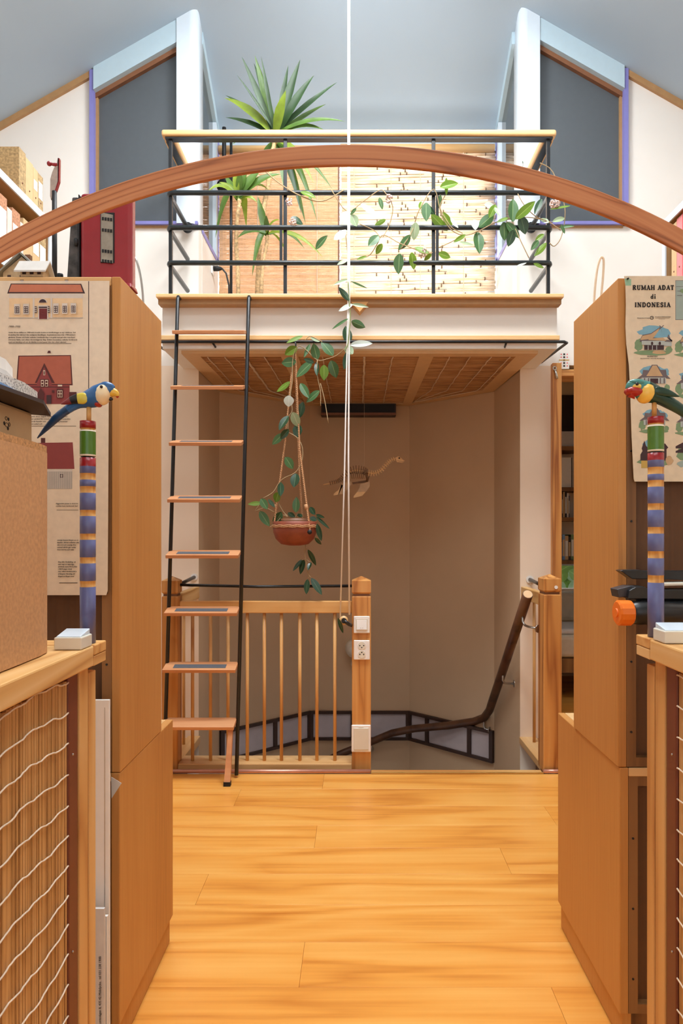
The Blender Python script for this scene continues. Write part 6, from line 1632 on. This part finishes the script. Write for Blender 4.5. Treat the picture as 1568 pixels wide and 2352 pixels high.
MB().box(a.x - .001, b.x + .001, 3.8605, 3.867, 2.148, 2.153).build('gold_band', 'brass', cdp)
for k in range(5):
    z = 2.112 + k * .0165
    MB().box((a.x + b.x) / 2 - .005 + random.uniform(-.001, .001), (a.x + b.x) / 2 + .005, 3.8612, 3.862, z, z + .010).build('black_mark', 'ink', cdp)
    for s_ in (-1, 1): MB().box((a.x + b.x) / 2 + s_ * .017 - .003, (a.x + b.x) / 2 + s_ * .017 + .003, 3.8612, 3.862, z + .002, z + .008).build('red_mark', 'redcard', cdp)
sh_ = thing('wall_shelf', (1.7, 5.4, 1.0), 'wooden wall shelf with books seen through the doorway', 'shelf')
for z in (.93, 1.265, 1.50, 1.82): MB().box(1.25, 2.2, 5.33, 5.59, z, z + .03).build('shelf_board', 'stile', sh_)
for x in (1.25, 2.17): MB().box(x, x + .03, 5.33, 5.59, .93, 2.32).build('side_board', 'stile', sh_)
MB().box(1.28, 2.17, 5.575, 5.595, 1.84, 2.3).build('dark_backing', 'darkcard', sh_)
bx_ = [('darkcard', .030, .20), ('redcard', .024, .19), ('whitepaper', .020, .17), ('darkcard', .026, .18), ('bluefolder', .022, .2), ('kraft', .026, .19), ('darkcard', .02, .18), ('pr_green', .024, .2)]
for z, x0, g in ((.961, 1.51, 'books on the lower shelf of the book room'), (1.296, 1.565, 'magazines on the upper shelf of the book room')):
    x = x0
    for k in range(8):
        mt, w, h = bx_[(k + (0 if z < 1.2 else 3)) % 8]
        if z > 1.2: w *= .55; mt = ('kraft', 'darkcard', 'whitepaper', 'pr_slate')[k % 4]
        t = thing('book', (x + w / 2, 5.4, z), (('first', 'second', 'third', 'fourth', 'fifth', 'sixth', 'seventh', 'eighth')[k] + ' book from the left on the lower shelf of the far room') if z < 1.2 else (('first', 'second', 'third', 'fourth', 'fifth', 'sixth', 'seventh', 'eighth')[k] + ' thin magazine from the left on the far room shelf'), 'book', g)
        MB().box(x, x + w - .001, 5.36, 5.52, z, z + h).build('cover', mt, t)
        MB().box(x + .003, x + w - .004, 5.3595, 5.36, z + .03, z + h - .04).build('spine_label', 'whitepaper' if k % 2 else 'kraft', t)
        x += w
for k in range(3):
    t = thing('binder', (1.46 + k * .09, 5.4, 1.531), ('left', 'middle', 'right')[k] + ' white ring binder on the third shelf of the far room', 'binder', 'binders in the book room')
    MB().box(1.42 + k * .09, 1.50 + k * .09, 5.36, 5.55, 1.531, 1.765).build('cover', 'whitepaper', t)
    MB().box(1.50 + k * .09 , 1.507 + k * .09, 5.362, 5.55, 1.531, 1.765).build('edge', 'darkcard', t)
t = tag(bevel(MB().box(1.3, 2.1, 5.35, 5.55, 1.851, 1.97).build('storage_box', 'greycard'), .004), 'long grey box on the top shelf of the far room', 'box')
bd = thing('daybed', (1.7, 5.1, 0), 'cream daybed below the low window of the far room', 'bed')
M['linen'] = plain('cream_linen', S(206, 192, 170), 0.9, vary=0.06, scale=20, bump=0.3)
bevel(MB().box(1.05, 2.2, 4.75, 5.58, .30, .46).build('mattress', 'linen', bd), .03, 3)
MB().box(1.05, 2.2, 4.75, 5.58, .20, .298).build('frame', 'stile', bd)
for x in (1.08, 2.12):
    for y in (4.78, 5.5): MB().box(x, x + .05, y, y + .05, 0, .20).build('leg', 'stile', bd)
bevel(MB().box(1.2, 2.1, 5.38, 5.57, .46, .70).build('back_cushion', 'linen', bd), .05, 3)
bevel(MB().box(1.1, 2.15, 4.78, 5.2, .46, .50).build('folded_blanket', 'greycard', bd), .015, 3)
gs = thing('garden_shrub', (1.7, 6.3, 0), 'leafy green shrub outside the low window', 'shrub')
for k in range(220):
    c = Vector((random.uniform(1.2, 2.4), random.uniform(6.05, 6.5), random.uniform(.55, 1.15)))
    m4 = Matrix.Translation(c) @ Matrix.Rotation(random.uniform(0, 6.28), 4, 'Y') @ Matrix.Rotation(random.uniform(-.8, .8), 4, 'X') @ Matrix.Diagonal((.045, .085, .045, 1))
    piece('leaf', LM[(random.choice('bbl'), k % 3)], gs, Matrix.Translation(c) @ Matrix.Rotation(random.uniform(0, 6.28), 4, 'Y') @ Matrix.Rotation(math.pi / 2 + random.uniform(-.5, .5), 4, 'X') @ Matrix.Diagonal((.10, .15, .10, 1)))
for k in range(5): MB().tube([(1.3 + k * .22, 6.3, 0), (1.32 + k * .22, 6.28, .6), (1.28 + k * .24, 6.3, 1.1)], .008, 6).build('branch', 'stem', gs)
